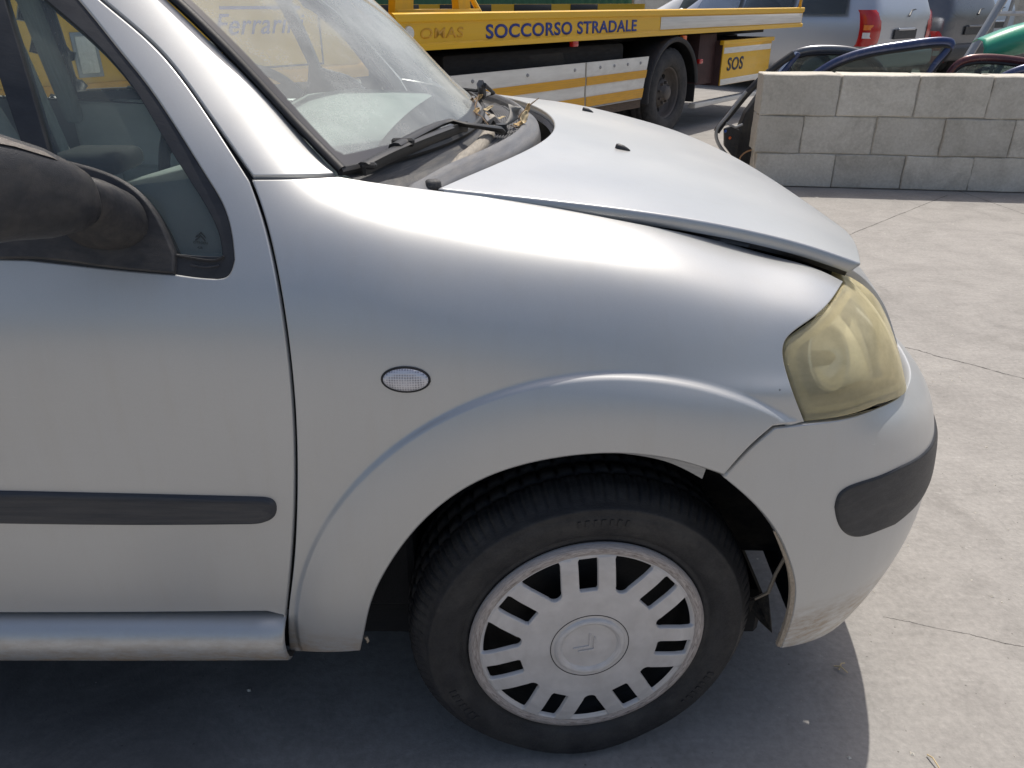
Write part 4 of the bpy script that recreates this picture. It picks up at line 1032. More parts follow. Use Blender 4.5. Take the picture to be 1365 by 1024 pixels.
# ------------------------------------------------------------------ wheels
def lathe(prof, n=96, disp=None):
    """profile (r, y) about the Y axis; outer side is -Y"""
    rows = []
    for i in range(n):
        t = 2 * math.pi * i / n
        rows.append([(r * math.cos(t), y, r * math.sin(t)) for r, y in (prof if disp is None else disp(i, t))])
    rows.append(rows[0]); return rows
def make_wheel(loaded=True):
    w = empty('wheel', tuple(HUB)); w.parent = car; w.matrix_parent_inverse = Matrix.Translation(car.location).inverted()
    SH = [(.2675, .0105), (.2745, .0175), (.2800, .026), (.2828, .036), (.2840, .044)]
    base = [(.188, .030), (.187, .012), (.192, .004), (.198, .0015), (.201, .0035), (.204, .001), (.212, -.003), (.224, -.0068), (.234, -.0082), (.243, -.0072), (.250, -.0045), (.2525, -.0052), (.2555, -.0036), (.258, .0005), (.2625, .0050)]
    inner = [(r - .0055 if r > .25 else r, y) for r, y in [(.2900, .0475), (.2830, .0485), (.2830, .0545), (.2905, .0555), (.2908, .080), (.2840, .081), (.2840, .090), (.2908, .091), (.2905, .116), (.2830, .117), (.2830, .123), (.2895, .124), (.288, .140), (.282, .155), (.262, .170), (.235, .176), (.20, .168), (.188, .15)]]
    nseg = 576
    def disp(i, t):
        ph = i % 6; g = .0036 if ph in (0,) else 0.0; g2 = .0018 if ph == 3 else 0.0; gi = .005 if (i + 3) % 9 in (0, 1) else 0
        out = list(base)
        for k, (r, y) in enumerate(SH): out.append((r - (g if k >= 1 else g * .5) - (g2 if k >= 2 else 0), y + (.0015 if g else 0)))
        for k, (r, y) in enumerate(inner): out.append((r - (gi if r > .2838 else 0), y))
        if loaded:
            z0 = -.2720; res = []
            for r, y in out:
                z = r * math.sin(t); rr = r
                if z < z0:
                    rr = z0 / math.sin(t); 
                k = max(0, (-math.sin(t) - .86) / .14)
                res.append((rr, y - (.006 * k * k if y < .03 and r > .2 else 0)))
            out = res
        return out
    tyre = link('tyre', sweep_grid('tyre', lathe(None, nseg, disp)), 'tyre', w, True)
    # raised sidewall lettering bars (moulded size marks)
    for a0 in (78, 200, 318):
        for k in range(7):
            a = R(a0 + k * 3.0); r = .2335
            M = Matrix.Rotation(-a, 4, 'Y') @ Matrix.Translation((r, -.0086, 0))
            bm = bmesh.new(); bm_box(bm, (0, 0, 0), (.011, .0012, .0045 + .002 * (k % 2)), M); link('sidewall_mark', from_bm('sidewall_mark', bm), 'tyre', tyre, True)
    rim = link('rim', sweep_grid('rim', lathe([(.188, .012), (.184, .02), (.176, .024), (.172, .05), (.150, .062), (.125, .048), (.10, .042), (.06, .040), (.02, .042), (.001, .042)], 64)), 'steel_black', w, True)
    link('barrel', sweep_grid('barrel', lathe([(.187, .012), (.187, .16), (.15, .16), (.15, .16), (.03, .15), (.001, .15)], 64)), 'steel_black', rim, True)
    # cover: domed disc with 7 narrow slots and 7 rounded windows
    def yprof(r):
        return np.interp(r, [0, .062, .10, .15, .172, .176, .184, .190, .1925], [-.0150, -.0152, -.0155, -.0125, -.0085, -.0055, -.0070, -.004, .002])
    class Disc(Surf):
        def __init__(s): pass
        def __call__(s, u, t, off=0.0):
            u = np.atleast_1d(np.asarray(u, float)); t = np.atleast_1d(np.asarray(t, float)); return np.column_stack([u, yprof(np.hypot(u, t)), t])
        def normal(s, u, t):
            e = 4e-4; a = s(u + e, t) - s(u - e, t); b = s(u, t + e) - s(u, t - e); n = np.cross(a, b); n /= np.linalg.norm(n, axis=1, keepdims=True)
            n[n[:, 1] > 0] *= -1; return n
    D = Disc(); holes = []; A0 = 93.0
    def rot(p, a): c, s = math.cos(a), math.sin(a); return (p[0]*c - p[1]*s, p[0]*s + p[1]*c)
    for k in range(7):
        a = R(A0 + k * 360 / 7)
        hw = .0145; r0, r1 = .112, .1695
        pts = []
        for (x, y) in [(r0, -hw), (r1, -hw - .0008), (r1, hw + .0008), (r0, hw)]: pts.append((x, y))
        dense = []
        for i in range(4):
            p, q = np.array(pts[i]), np.array(pts[(i+1) % 4])
            for f in np.linspace(0.06, .94, 8): dense.append(p + (q - p) * f)
        holes.append(np.array([rot(p, a) for p in dense]))
        a2 = a + math.pi / 7; half_a = math.pi / 7; o = .0425
        rs = np.linspace(.121, .168, 10); right = []
        for r in rs: th = half_a - math.asin(o / r); right.append((r * math.cos(th), -r * math.sin(th)))
        arc = [(.1735 * math.cos(t), .1735 * math.sin(t)) for t in np.linspace(-(half_a - math.asin(o / .1735)) * .93, (half_a - math.asin(o / .1735)) * .93, 12)]
        left = [(x, -y) for x, y in right[::-1]]
        y0 = right[0][1]; inn = [(.121 - .010 * math.cos(t), -y0 * math.sin(t) * 1.0) for t in np.linspace(R(75), R(-75), 9)]
        holes.append(np.array([rot(p, a2) for p in right + arc + left + inn]))
    outer = np.array([(.1925 * math.cos(t), .1925 * math.sin(t)) for t in np.linspace(0, 2*math.pi, 150, endpoint=False)])
    global car_save; me_parent = w
    cov = panel('wheel_cover', D, None, 'hub_silver', None, raw=outer, holes=holes, step=.0042, bevel=.0016, depth=.008)
    cov.parent = w
    link('cover_edge', sweep_grid('cover_edge', lathe([(.1745, -.0068), (.178, -.0082), (.184, -.0086), (.189, -.0066), (.1915, -.0028)], 120)), 'hub_rim', cov, True)
    link('cover_boss', sweep_grid('cover_boss', lathe([(.0625, -.0148), (.0612, -.0156), (.060, -.0148), (.0585, -.0146), (.0565, -.0175), (.053, -.0205), (.0485, -.0200), (.043, -.0140), (.0405, -.0118), (.0380, -.0112), (.0370, -.0128), (.0355, -.0136), (.018, -.0142), (.0005, -.0143)], 96)), 'hub_silver', cov, True)
    link('boss_shade_ring', tube_mesh('boss_shade_ring', [(.0632 * math.cos(t), -.0150, .0632 * math.sin(t)) for t in np.linspace(0, 2*math.pi, 73)], .0009, 5, False), 'steel_black', cov, True)  # thin dark ring paints in the shade around the boss
    # emblem: two chevrons in low relief on the centre boss
    for k in range(2):
        x0 = -.003 + k * .0105; poly = [(x0 - .012, .019), (x0 + .006, 0), (x0 - .012, -.019), (x0 - .0165, -.019), (x0 + .0005, 0), (x0 - .0165, .019)]
        a = R(-42); ca, sa = math.cos(a), math.sin(a)
        prism('emblem_chevron', poly, .0034, 'hub_silver', cov, frame((.0, -.0137, .0), (ca, 0, sa), (-sa, 0, ca), (0, -1, 0)), local=True, bev=.0005)
    return w
wheel = make_wheel()
# front wheel turned a little to the left about its own centre
piv = Matrix.Translation((0, .0875, 0)); wheel.rotation_euler = (0, 0, R(7.0))
off = Vector((0, .0875, 0)); offr = Matrix.Rotation(R(7.0), 3, 'Z') @ off
wheel.location = Vector(HUB) + off - offr
rw = copy_tree(wheel); rw.parent = car; rw.rotation_euler = (0, 0, 0); rw.location = (HUB[0] - 2.46, HUB[1] + .01, HUB[2])
lw = copy_tree(wheel); lw.parent = car; lw.location = (HUB[0], 2*YC - HUB[1] - .01, HUB[2]); lw.rotation_euler = (0, 0, R(187))
lr = copy_tree(wheel); lr.parent = car; lr.location = (HUB[0] - 2.46, 2*YC - HUB[1] - .01, HUB[2]); lr.rotation_euler = (0, 0, R(180))

# ------------------------------------------------------------------ wheel-arch liner and dark filler boxes against light leaks
def liner(x0, mat='liner'):
    rows = []
    for t in np.linspace(R(-26), R(184), 66):
        wob = .004 * math.sin(t * 9)
        k = max(0, math.cos(t)); rr = [(.368 - .022 * k, .915), (.386 - .02 * k, .935), (.395 + wob - .015 * k, .97), (.395 + wob - .01 * k, 1.10), (.392, 1.16), (.06, 1.17)]
        row = []
        for r, y in rr:
            X = x0 + r * math.cos(t); lim = float(PL(np.array([u_of_x(X)]))[0, 1]) + .022; row.append((X, max(y, lim), max(.268, ARC[1] + r * math.sin(t))))
        rows.append(row)
    return link('wheel_arch_liner', sweep_grid('wheel_arch_liner', rows), mat, car)
ln = liner(ARC[0]); mirrored(ln); ln2 = liner(ARC[0] - 2.46); mirrored(ln2)
# torn liner flap in front of the tyre and loose liner edge over the tyre
fpx = [(1024, 794), (1008, 799), (998, 803), (1000, 815), (1014, 830), (1029, 844), (1026, 820)]
fv = [onY(x, y, 1.00 + .02 * math.sin(k * 2.0)) for k, (x, y) in enumerate(fpx)]; nf = len(fv)
link('liner_flap', mesh_py('liner_flap', [tuple(p) for p in fv] + [tuple(p + np.array([.002, .005, 0])) for p in fv], [tuple(range(nf)), tuple(range(nf, 2 * nf))[::-1]] + [(k, (k+1) % nf, nf + (k+1) % nf, nf + k) for k in range(nf)], False), 'liner', ln)
link('liner_stay', tube_mesh('liner_stay', [tuple(onY(1047, 742, 1.0)), tuple(onY(1034, 765, 1.0)), tuple(onY(1024, 790, 1.0)), tuple(onY(1000, 801, 1.02))], .003, 6), 'primer_edge', ln)
def liner_edge():
    pts = smooth_line([(790, 607), (850, 610), (900, 617), (945, 634)], 8); rows = []
    for i, q in enumerate(pts):
        k = i / (len(pts) - 1); w = 2 + 11 * k ** 1.4
        rows.append([tuple(P3(BODY, (q[0], q[1] - 3), -.012)), tuple(P3(BODY, (q[0] - w * .3, q[1] + w), -.016))])
    link('liner_edge', sweep_grid('liner_edge', rows), 'galvanised', ln)
liner_edge()
for q in ((562, 690), (486, 858)):
    p = np.array(P3(BODY, q, -.012)); link('liner_clip', tube_mesh('liner_clip', [p, p + [.003, 0, -.008], p + [.001, .002, -.014]], [.003, .0022, .001], 5), 'primer_edge', ln)
filler_boxes = [((-1.3, YC, .28), (1.95, 1.60, .03)), ((-1.2, YC, .20), (3.3, 1.30, .10)), ((.23, YC, .42), (.86, .92, .40)), ((.32, YC, .66), (.56, .92, .20)), ((.60, YC, .47), (.20, .98, .16)), ((.45, 1.31, .60), (.22, .26, .28)), ((.45, 2*YC - 1.31, .60), (.22, .26, .28)), ((-.24, YC, .56), (.16, 1.44, .56)), ((-2.35, YC, .55), (.9, 1.36, .6))]
for c, s in filler_boxes: box('inner_leak_filler', c, s, 'dark_void', car, bev=.01)  # unseen dark filler, added to keep sunlight from leaking through the body
box('fender_rail', (.17, 1.20, .80), (.66, .10, .05), 'gap_black', car, Matrix.Identity(4), .01)
box('fender_rail', (.17, 2*YC - 1.20, .80), (.66, .10, .05), 'gap_black', car, Matrix.Identity(4), .01)
# inner lip below the hood shut line
rows = []
for q in smooth_line([(500, 244), (583, 254), (700, 270), (850, 298), (950, 319), (1030, 341), (1084, 357)], 14):
    p = np.array(P3(BODY, q, -.004)); rows.append([tuple(p + [0, .002, -.004]), tuple(p + [0, .012, -.030]), tuple(p + [-.01, .05, -.034]), tuple(p + [-.01, .09, -.10])])
link('shut_line_channel', sweep_grid('shut_line_channel', rows), 'gap_black', car)

# ------------------------------------------------------------------ rest of the body (rear door, quarter, roof, tail)
AR = -2.34
rd = panel('rear_door', BODY, [[('uz', -1.353, .366), ('uz', -1.353, .95)], [('uz', -1.353, .95), ('uz', -1.31, 1.455)], [('uz', -1.31, 1.455), ('uz', -1.6, 1.458), ('uz', -2.0, 1.44)], [('uz', -2.0, 1.44), ('uz', -2.10, 1.2), ('uz', -2.12, .90)], [('uz', -2.12, .90), ('uz', -2.04, .60), ('uz', -1.96, .366)], [('uz', -1.96, .366), ('uz', -1.353, .366)]], 'silver', car, step=.03,
     holes=[[[('uz', -1.372, .93), ('uz', -1.345, 1.42)], [('uz', -1.345, 1.42), ('uz', -1.7, 1.425), ('uz', -1.97, 1.40)], [('uz', -1.97, 1.40), ('uz', -2.06, 1.15), ('uz', -2.06, .95)], [('uz', -2.06, .95), ('uz', -1.372, .93)]]])
panel('rear_window', BODY, [[('uz', -1.366, .925), ('uz', -1.340, 1.425)], [('uz', -1.340, 1.425), ('uz', -1.7, 1.43), ('uz', -1.975, 1.405)], [('uz', -1.975, 1.405), ('uz', -2.065, 1.15), ('uz', -2.065, .945)], [('uz', -2.065, .945), ('uz', -1.366, .925)]], 'side_glass', rd, off=-.008, step=.05, bevel=0, depth=.003)
rq = panel('rear_quarter', BODY, [[('uz', -1.97, .27), ('uz', -1.97, .366)], [('uz', -1.97, .366), ('uz', -2.05, .60), ('uz', -2.13, .90), ('uz', -2.11, 1.2), ('uz', -2.01, 1.44)], [('uz', -2.01, 1.44), ('uz', -2.5, 1.39), ('uz', -2.86, 1.30)], [('uz', -2.86, 1.30), ('uz', -2.88, .24)], [('uz', -2.88, .24), ('uz', AR - .37, .24)], circle_uz(AR, .28, .37, 182, 0), [('uz', AR + .37, .28), ('uz', -1.97, .27)]], 'silver', car, step=.03)
for o in (fender, rd, rq, sl): mirrored(o)
fdo = mirrored(door)
for ch in [c for c in door.children if c.name.split('.')[0] in ('window_frame', 'quarter_glass', 'window_glass')]: mirrored(ch).parent = fdo
for ch in [c for c in car.children if c.name.split('.')[0] == 'windscreen_pillar']: mirrored(ch)
for ch in [c for c in rd.children]: mirrored(ch)
ye = lambda x: np.interp(x, [-2.9, -2.2, -1.4, -.95], [1.30, 1.155, 1.13, 1.185]); ze = lambda x: np.interp(x, [-2.9, -2.5, -2.0, -1.4, -1.0, -.95], [1.36, 1.42, 1.465, 1.483, 1.462, 1.458])
rows = []
for x in np.linspace(-2.85, -.94, 30):
    rows.append([(x + (.09 if x > -1 else 0) * (1 - a*a), YC + a * (YC - ye(x)), ze(x) + .05 * (1 - a * a)) for a in np.linspace(-1, 1, 25)])
link('roof', sweep_grid('roof', rows), 'silver', car)
rows = []
for x, z, hw in [(-2.85, 1.37, .42), (-2.95, 1.2, .50), (-3.02, .95, .56), (-3.06, .75, .60), (-3.07, .5, .62), (-3.03, .24, .60)]:
    rows.append([(x + .10 * a * a, YC + a * hw, z) for a in np.linspace(-1, 1, 15)])
link('tailgate', sweep_grid('tailgate', rows), 'silver', car)

# ------------------------------------------------------------------ cabin
rows = []
for y in np.linspace(1.09, 2*YC - 1.09, 30):
    a = abs(y - YC) / .62; cxx = -.05 * (1 - a * a)
    rows.append([(x - .12 * (1 - a*a) * (x > -.5) + .09 * (1 - a * a), y, z) for x, z in [(-.22, .955), (-.32, .965), (-.45, .970), (-.58, .955), (-.66, .92), (-.70, .86), (-.70, .74), (-.64, .60), (-.5, .45)]])
link('dashboard', sweep_grid('dashboard', rows), 'interior_grey', car)
for yy in (1.092, 2*YC - 1.092):
    prism('dashboard_end', [(-.22, .955), (-.32, .965), (-.45, .970), (-.58, .955), (-.66, .92), (-.70, .86), (-.70, .74), (-.64, .60), (-.5, .45), (-.25, .45)], .006, 'interior_grey', car, frame((0, yy, 0), (1, 0, 0), (0, 0, 1), (0, -1, 0)))
bm = bmesh.new(); bm_box(bm, (-.60, 1.15, .985), (.10, .09, .03), None, .012, 3); link('air_vent', from_bm('air_vent', bm, True, 50), 'interior_dark', car)
def seat(y):
    s = empty('seat', (-1.15, y, .3)); s.parent = car; s.matrix_parent_inverse = Matrix.Translation(car.location).inverted()
    bm = bmesh.new(); bm_box(bm, (-1.13, y, .50), (.50, .48, .16), None, .06, 4); link('cushion', from_bm('cushion', bm, True, 60), 'interior_grey', s)
    bm = bmesh.new(); bm_box(bm, (0, 0, .30), (.14, .46, .62), Matrix.Translation((-1.36, y, .52)) @ Matrix.Rotation(R(-20), 4, 'Y'), .06, 4); link('backrest', from_bm('backrest', bm, True, 60), 'interior_grey', s)
    bm = bmesh.new(); bm_box(bm, (0, 0, .75), (.09, .25, .18), Matrix.Translation((-1.36, y, .52)) @ Matrix.Rotation(R(-20), 4, 'Y'), .04, 4); link('headrest', from_bm('headrest', bm, True, 60), 'interior_grey', s)
seat(1.33); seat(2.10)
# steering wheel on the far side
def steering():
    c = Vector((-.80, 2.07, .93)); ax = Vector((-.90, 0, .42)).normalized(); a = Vector((0, 1, 0)); b = ax.cross(a)
    ring = [tuple(c + (a * math.cos(t) + b * math.sin(t)) * .185) for t in np.linspace(0, 2*math.pi, 49)]
    o = link('steering_wheel', tube_mesh('steering_wheel', ring, .014, 10, False), 'interior_dark', car)
    link('hub_pad', tube_mesh('hub_pad', [tuple(c - ax * .02), tuple(c + ax * .015), tuple(c + ax * .025)], [.07, .065, .03], 20), 'interior_dark', o)
    for t in (R(20), R(160), R(270)): link('spoke', tube_mesh('spoke', [tuple(c), tuple(c + (a * math.cos(t) + b * math.sin(t)) * .18)], .014, 8), 'interior_dark', o)
steering()
# far door card with speaker and arm rest, belt lines
dc = box('door_card', (-.86, 2*YC - .925, .645), (.98, .05, .56), 'interior_light', car, bev=.02, seg=3, smooth=True)
rows = [[(-.66 + r * math.cos(t), 2*YC - .953 - h, .66 + r * math.sin(t)) for t in np.linspace(0, 2*math.pi, 40, endpoint=False)] for r, h in [(.105, -.004), (.102, .010), (.092, .012), (.086, .004), (.05, .002), (.001, .006)]]
link('speaker_ring', sweep_grid('speaker_ring', rows, True), 'interior_grey', dc)
box('arm_rest', (-1.0, 2*YC - .975, .70), (.42, .06, .07), 'interior_grey', dc, bev=.02, seg=3, smooth=True)
box('door_card', (-.86, .975, .655), (.98, .09, .47), 'interior_grey', car, bev=.02, seg=3, smooth=True)
for s in (1,):
    link('seat_belt', mesh_py('seat_belt', [(-1.44, 2.36, 1.32), (-1.415, 2.36, 1.32), (-1.30, 2.40, .62), (-1.33, 2.40, .62), (-1.44, 2.365, 1.32), (-1.415, 2.365, 1.32), (-1.30, 2.405, .62), (-1.33, 2.405, .62)], [(0, 1, 2, 3), (7, 6, 5, 4), (0, 4, 5, 1), (1, 5, 6, 2), (2, 6, 7, 3), (3, 7, 4, 0)], False), 'white_belt', car)
for y in (1.10, 2*YC - 1.10): box('centre_pillar', (-1.335, y - (.06 if y < YC else -.06), 1.15), (.05, .05, .64), 'interior_grey', car, Matrix.Translation((-1.335, y, 1.15)) @ Matrix.Rotation(R(-17 if y < YC else 17), 4, 'X') @ Matrix.Translation((1.335, -y, -1.15)), .015, 2)
# ================================================================== TOW TRUCK
az = R(38.4); TA = np.array([math.sin(az), math.cos(az)]); TN = np.array([math.cos(az), -math.sin(az)])
TO = onZ(893, 182, 0)
truck = empty('tow_truck', tuple(TO), 'yellow flatbed tow truck with blue lettering behind the silver car', 'truck', math.atan2(TA[1], TA[0]))
def extr(name, prof, s0, s1, mat, parent=truck, s0b=None, s1b=None, bev=0):
    """profile (y,z) extruded along s; optional shear of the ends at low z"""
    v = []; n = len(prof); zs = [p[1] for p in prof]; z0, z1 = min(zs), max(zs)
    for s, sb in ((s0, s0b), (s1, s1b)):
        for y, z in prof: v.append((s if sb is None else sb + (s - sb) * (z - z0) / (z1 - z0), y, z))
    f = [tuple(range(n))[::-1], tuple(range(n, 2*n))] + [(k, (k+1) % n, n + (k+1) % n, n + k) for k in range(n)]
    bm = bmesh.new(); me = mesh_py(name, v, f, False); bm.from_mesh(me); bpy.data.meshes.remove(me)
    if bev: bmesh.ops.bevel(bm, geom=bm.edges[:], offset=bev, segments=2, affect='EDGES', profile=.5)
    return link(name, from_bm(name, bm, True, 35), mat, parent, True)
def tbox(name, s, y, z, mat, parent=truck, bev=.004): 
    return box(name, ((s[0]+s[1])/2, (y[0]+y[1])/2, (z[0]+z[1])/2), (s[1]-s[0], y[1]-y[0], z[1]-z[0]), mat, parent, None, bev, 2, True, True)
bed = tbox('bed_deck', (-3.70, 3.18), (.05, 2.22), (1.03, 1.075), 'truck_dark')
rail_prof = [(.05, .915), (-.012, .918), (-.014, .950), (.006, .962), (.006, 1.075), (-.010, 1.085), (-.012, 1.125), (.0, 1.133), (.05, 1.133)]
rail = extr('side_rail', rail_prof, -3.66, 3.2, 'truck_yellow', bed, -3.50)
extr('rail_end_plate', [(.004, .925), (.30, .925), (.30, 1.128), (.004, 1.128)], -3.70, -3.655, 'truck_orange', rail, -3.55, -3.50)
tbox('reflective_band', (-.36, 3.18), (.001, .0045), (.967, 1.070), 'truck_white', rail, .001)
fr = extr('side_rail', [(2.20, .93), (2.26, .93), (2.26, 1.17), (2.20, 1.17)], -3.66, 3.2, 'truck_yellow', bed)
for k, (a, b) in enumerate([(-2.9, -2.2), (-1.95, -1.2), (-.9, -.1), (.3, 1.0), (1.4, 2.0)]): tbox('hazard_stripe', (a, b), (2.194, 2.198), (1.09, 1.168), 'hazard_black', fr, .0008)
# lettering on the rail
def side_text(s, z, h, s0, s1, mat, parent, y=.0, bold=.012, shear=0.0, name='lettering', sp=1.05):
    """each letter is its own raised piece"""
    full = text_mesh(name, s, 1.0, bold, shear, 1, sp); x0, x1 = width(full); bpy.data.meshes.remove(full)
    zz = h / .70; kx = (s1 - s0) / (x1 - x0); i = 0
    for i, ch in enumerate(s):
        if ch == ' ': continue
        pre = text_mesh(name, s[:i + 1], 1.0, bold, shear, 1, sp); _, e = width(pre); bpy.data.meshes.remove(pre)
        me = text_mesh(name, ch, 1.0, bold, shear, 1, sp, .0); a, b = width(me)
        me.transform(Matrix.Translation((e - b - x0, 0, 0))); me.transform(Matrix.Diagonal((kx, zz, 1, 1)))
        bm = bmesh.new(); bm.from_mesh(me); bmesh.ops.solidify(bm, geom=bm.faces[:], thickness=.0025); bm.to_mesh(me); bm.free()
        me.transform(frame((s0, y - .0015, z), (1, 0, 0), (0, 0, 1), (0, -1, 0))); link('letter', me, mat, parent, True)
side_text('SOCCORSO STRADALE', .969, .085, -2.79, -.78, 'letter_blue', rail, .0045, .022)
# maker's plate, round reflector, embossed letters
bm = bmesh.new(); bmesh.ops.create_cone(bm, cap_ends=True, segments=24, radius1=.042, radius2=.038, depth=.012, matrix=Matrix.Translation((-3.52, .002, 1.02)) @ Matrix.Rotation(R(90), 4, 'X')); link('round_reflector', from_bm('round_reflector', bm, True, 40), 'truck_white', rail, True)
side_text('OMAS', .985, .06, -3.42, -3.02, 'truck_orange', rail, .0045, .01, .1)
# frame plate behind the cab
def aframe():
    for y in (.12, 2.05):
        o = extr('headboard_post', [(y, 1.08), (y + .06, 1.08), (y + .06, 2.05), (y, 2.05)], -3.40, -3.28, 'truck_yellow', bed, -3.52, -3.36)
        extr('headboard_post', [(y, 1.08), (y + .06, 1.08), (y + .06, 2.05), (y, 2.05)], -3.02, -2.94, 'truck_yellow', bed, -2.92, -2.80)
        tbox('headboard_foot', (-3.50, -2.72), (y - .005, y + .07), (1.076, 1.15), 'truck_yellow', bed)
        link('headboard_stay', tube_mesh('headboard_stay', [(-2.98, y + .03, 1.45), (-2.66, y + .03, 1.10)], .018, 8), 'truck_yellow', bed, True)
    tbox('headboard_beam', (-3.40, -2.95), (.12, 2.11), (2.0, 2.10), 'truck_yellow', bed)
    tbox('winch_box', (-3.84, -3.62), (.25, .75), (1.08, 1.30), 'truck_dark', bed)
aframe()
# chassis, tanks
ch = tbox('chassis', (-5.6, 2.6), (.55, .72), (.56, .84), 'truck_dark'); tbox('chassis_beam', (-5.6, 2.6), (1.5, 1.67), (.56, .84), 'truck_dark', ch)
tbox('subframe', (-3.6, 2.9), (.35, 1.9), (.86, 1.03), 'truck_dark', ch); tbox('tank', (-3.1, -.75), (.12, .55), (.34, .88), 'truck_dark', ch, .05); tbox('tank', (-3.1, -.75), (1.7, 2.1), (.40, .80), 'truck_dark', ch, .05)
bm = bmesh.new(); bmesh.ops.create_cone(bm, cap_ends=True, segments=16, radius1=.07, radius2=.07, depth=1.9, matrix=Matrix.Translation((0, 1.1, .40)) @ Matrix.Rotation(R(90), 4, 'X')); link('rear_axle', from_bm('rear_axle', bm, True, 40), 'truck_dark', ch, True)
# side skirt: two panels, each with its own bands
for s0, s1, e1 in ((-3.75, -1.545, 0), (-1.52, -.51, -.09)):
    p = extr('skirt_panel', [(.012, .405), (.03, .405), (.03, .752), (.012, .752)], s0, s1, 'truck_white', truck, s0, s1 + e1)
    for z0, z1, m in ((.578, .642, 'truck_orange'), (.412, .489, 'truck_orange')):
        f0 = (z0 - .405) / .347; f1 = (z1 - .405) / .347
        extr('coloured_band', [(.006, z0), (.0118, z0), (.0118, z1), (.006, z1)], s0, s1 + e1 * (1 - f1), m, p, s0, s1 + e1 * (1 - f0))
    extr('skirt_foot', [(.02, .325), (.06, .325), (.06, .398), (.02, .398)], s0, s1 + e1, 'rust_steel', p)
    tbox('skirt_edge', (s0, s1 + e1 - .01), (.004, .028), (.398, .408), 'galvanised', p, .001)
    for q in np.linspace(s0 + .2, s1 - .15, 4):
        bm = bmesh.new(); bmesh.ops.create_cone(bm, cap_ends=True, segments=12, radius1=.014, radius2=.010, depth=.01, matrix=Matrix.Translation((q, .008, .705)) @ Matrix.Rotation(R(90), 4, 'X')); link('bolt', from_bm('bolt', bm, True, 40), 'galvanised', p, True)
# wheels
def truck_wheel(s, y, dual=True):
    w = empty('truck_wheel', (0, 0, 0)); w.parent = truck; w.location = (s, y, .402)
    r = .405
    prof = [(.235, .055), (.232, .03), (.245, .014), (.27, .004), (.31, -.004), (.345, .0), (.372, .012), (.392, .026), (.402, .034), (.405, .05), (.405, .085), (.395, .088), (.395, .10), (.405, .103), (.405, .14), (.395, .143), (.395, .155), (.405, .158), (.404, .20), (.38, .225), (.33, .235), (.27, .23), (.235, .21)]
    def dsp(i, t): g = .010 if i % 6 < 2 else 0; return [(min(q - (g if q > .40 else 0), abs(.4015 / math.sin(t)) if math.sin(t) < -.5 else 9), yy) for q, yy in prof]
    link('tyre', sweep_grid('tyre', lathe(None, 180, dsp)), 'far_tyre', w, True)
    rp = [(.240, .05), (.236, .035), (.228, .034), (.222, .05), (.214, .09), (.200, .125), (.17, .14), (.14, .132), (.125, .10), (.12, .08), (.07, .072), (.065, .03), (.055, .02), (.001, .02)]
    if not dual: rp = [(.240, .05), (.236, .035), (.228, .034), (.22, .05), (.205, .06), (.17, .045), (.13, .03), (.11, .0), (.07, -.02), (.001, -.02)]
    rim = link('rim', sweep_grid('rim', lathe(rp, 48)), 'far_rim', w, True)
    for k in range(8):
        a = R(k * 45 + 10); rr = .172
        bm = bmesh.new(); bmesh.ops.create_cone(bm, cap_ends=True, segments=14, radius1=.027, radius2=.024, depth=.012, matrix=Matrix.Translation((rr * math.cos(a), (.137 if dual else .044), rr * math.sin(a))) @ Matrix.Rotation(R(90), 4, 'X'))
        link('hand_hole', from_bm('hand_hole', bm, True, 40), 'dark_void', rim, True)
        a = R(k * 45 + 32); bm = bmesh.new(); bmesh.ops.create_cone(bm, cap_ends=True, segments=6, radius1=.013, radius2=.011, depth=.03, matrix=Matrix.Translation((.095 * math.cos(a), (.065 if dual else -.012), .095 * math.sin(a))) @ Matrix.Rotation(R(90), 4, 'X'))
        link('wheel_nut', from_bm('wheel_nut', bm), 'far_rim', rim, True)
    return w
w1 = truck_wheel(-.02, .03); w2 = truck_wheel(-4.75, .06, False)
for s, y, a in ((-.02, .30, 0), (-.02, 2.19, 180), (-.02, 1.92, 180)): c_ = copy_tree(w1, truck); c_.location = (s, y, .402); c_.rotation_euler = (0, 0, R(a))
c_ = copy_tree(w2, truck); c_.location = (-4.75, 2.12, .402); c_.rotation_euler = (0, 0, R(180))
# mudguard
rows = []
for t in np.linspace(R(8), R(186), 40):
    rows.append([(-.02 + r * math.cos(t), y, .40 + r * math.sin(t) * .98) for r, y in ((.465, .0), (.50, -.012), (.512, .0), (.512, .60), (.50, .60), (.49, .02), (.465, .012))])
link('mudguard', sweep_grid('mudguard', rows, True), 'mudguard', truck, True)
extr('mud_flap', [(.02, .28), (.5, .28), (.5, .45), (.02, .45)], .475, .487, 'mudguard')
# SOS locker
lk = tbox('locker', (1.05, 2.36), (.03, .62), (.39, .83), 'truck_maroon')
tbox('locker_door', (1.056, 2.36), (.016, .029), (.392, .828), 'truck_yellow', lk); tbox('locker_lid', (1.03, 2.40), (.004, .05), (.79, .832), 'truck_yellow', lk)
tbox('reflective_band', (1.075, 2.34), (.0125, .0155), (.705, .762), 'truck_white', lk, .001); tbox('reflective_band', (1.06, 2.35), (.0125, .0155), (.395, .455), 'truck_white', lk, .001)
side_text('SOS', .535, .125, 1.19, 1.60, 'letter_dark', lk, .0135, .02, .05)
tbox('step_beam', (.62, 2.5), (.06, .14), (.20, .25), 'truck_white', truck, .01)
tbox('front_bulkhead', (.66, 1.05), (.10, .9), (.42, .90), 'truck_maroon', truck)
for s, z, m in ((-1.72, .898, 'lamp_red'), (.12, .885, 'lamp_orange'), (.52, .66, 'lamp_red')):
    o = tbox('marker_lamp', (s - .04, s + .04), (-.01, .03), (z - .022, z + .022), m, truck, .01)
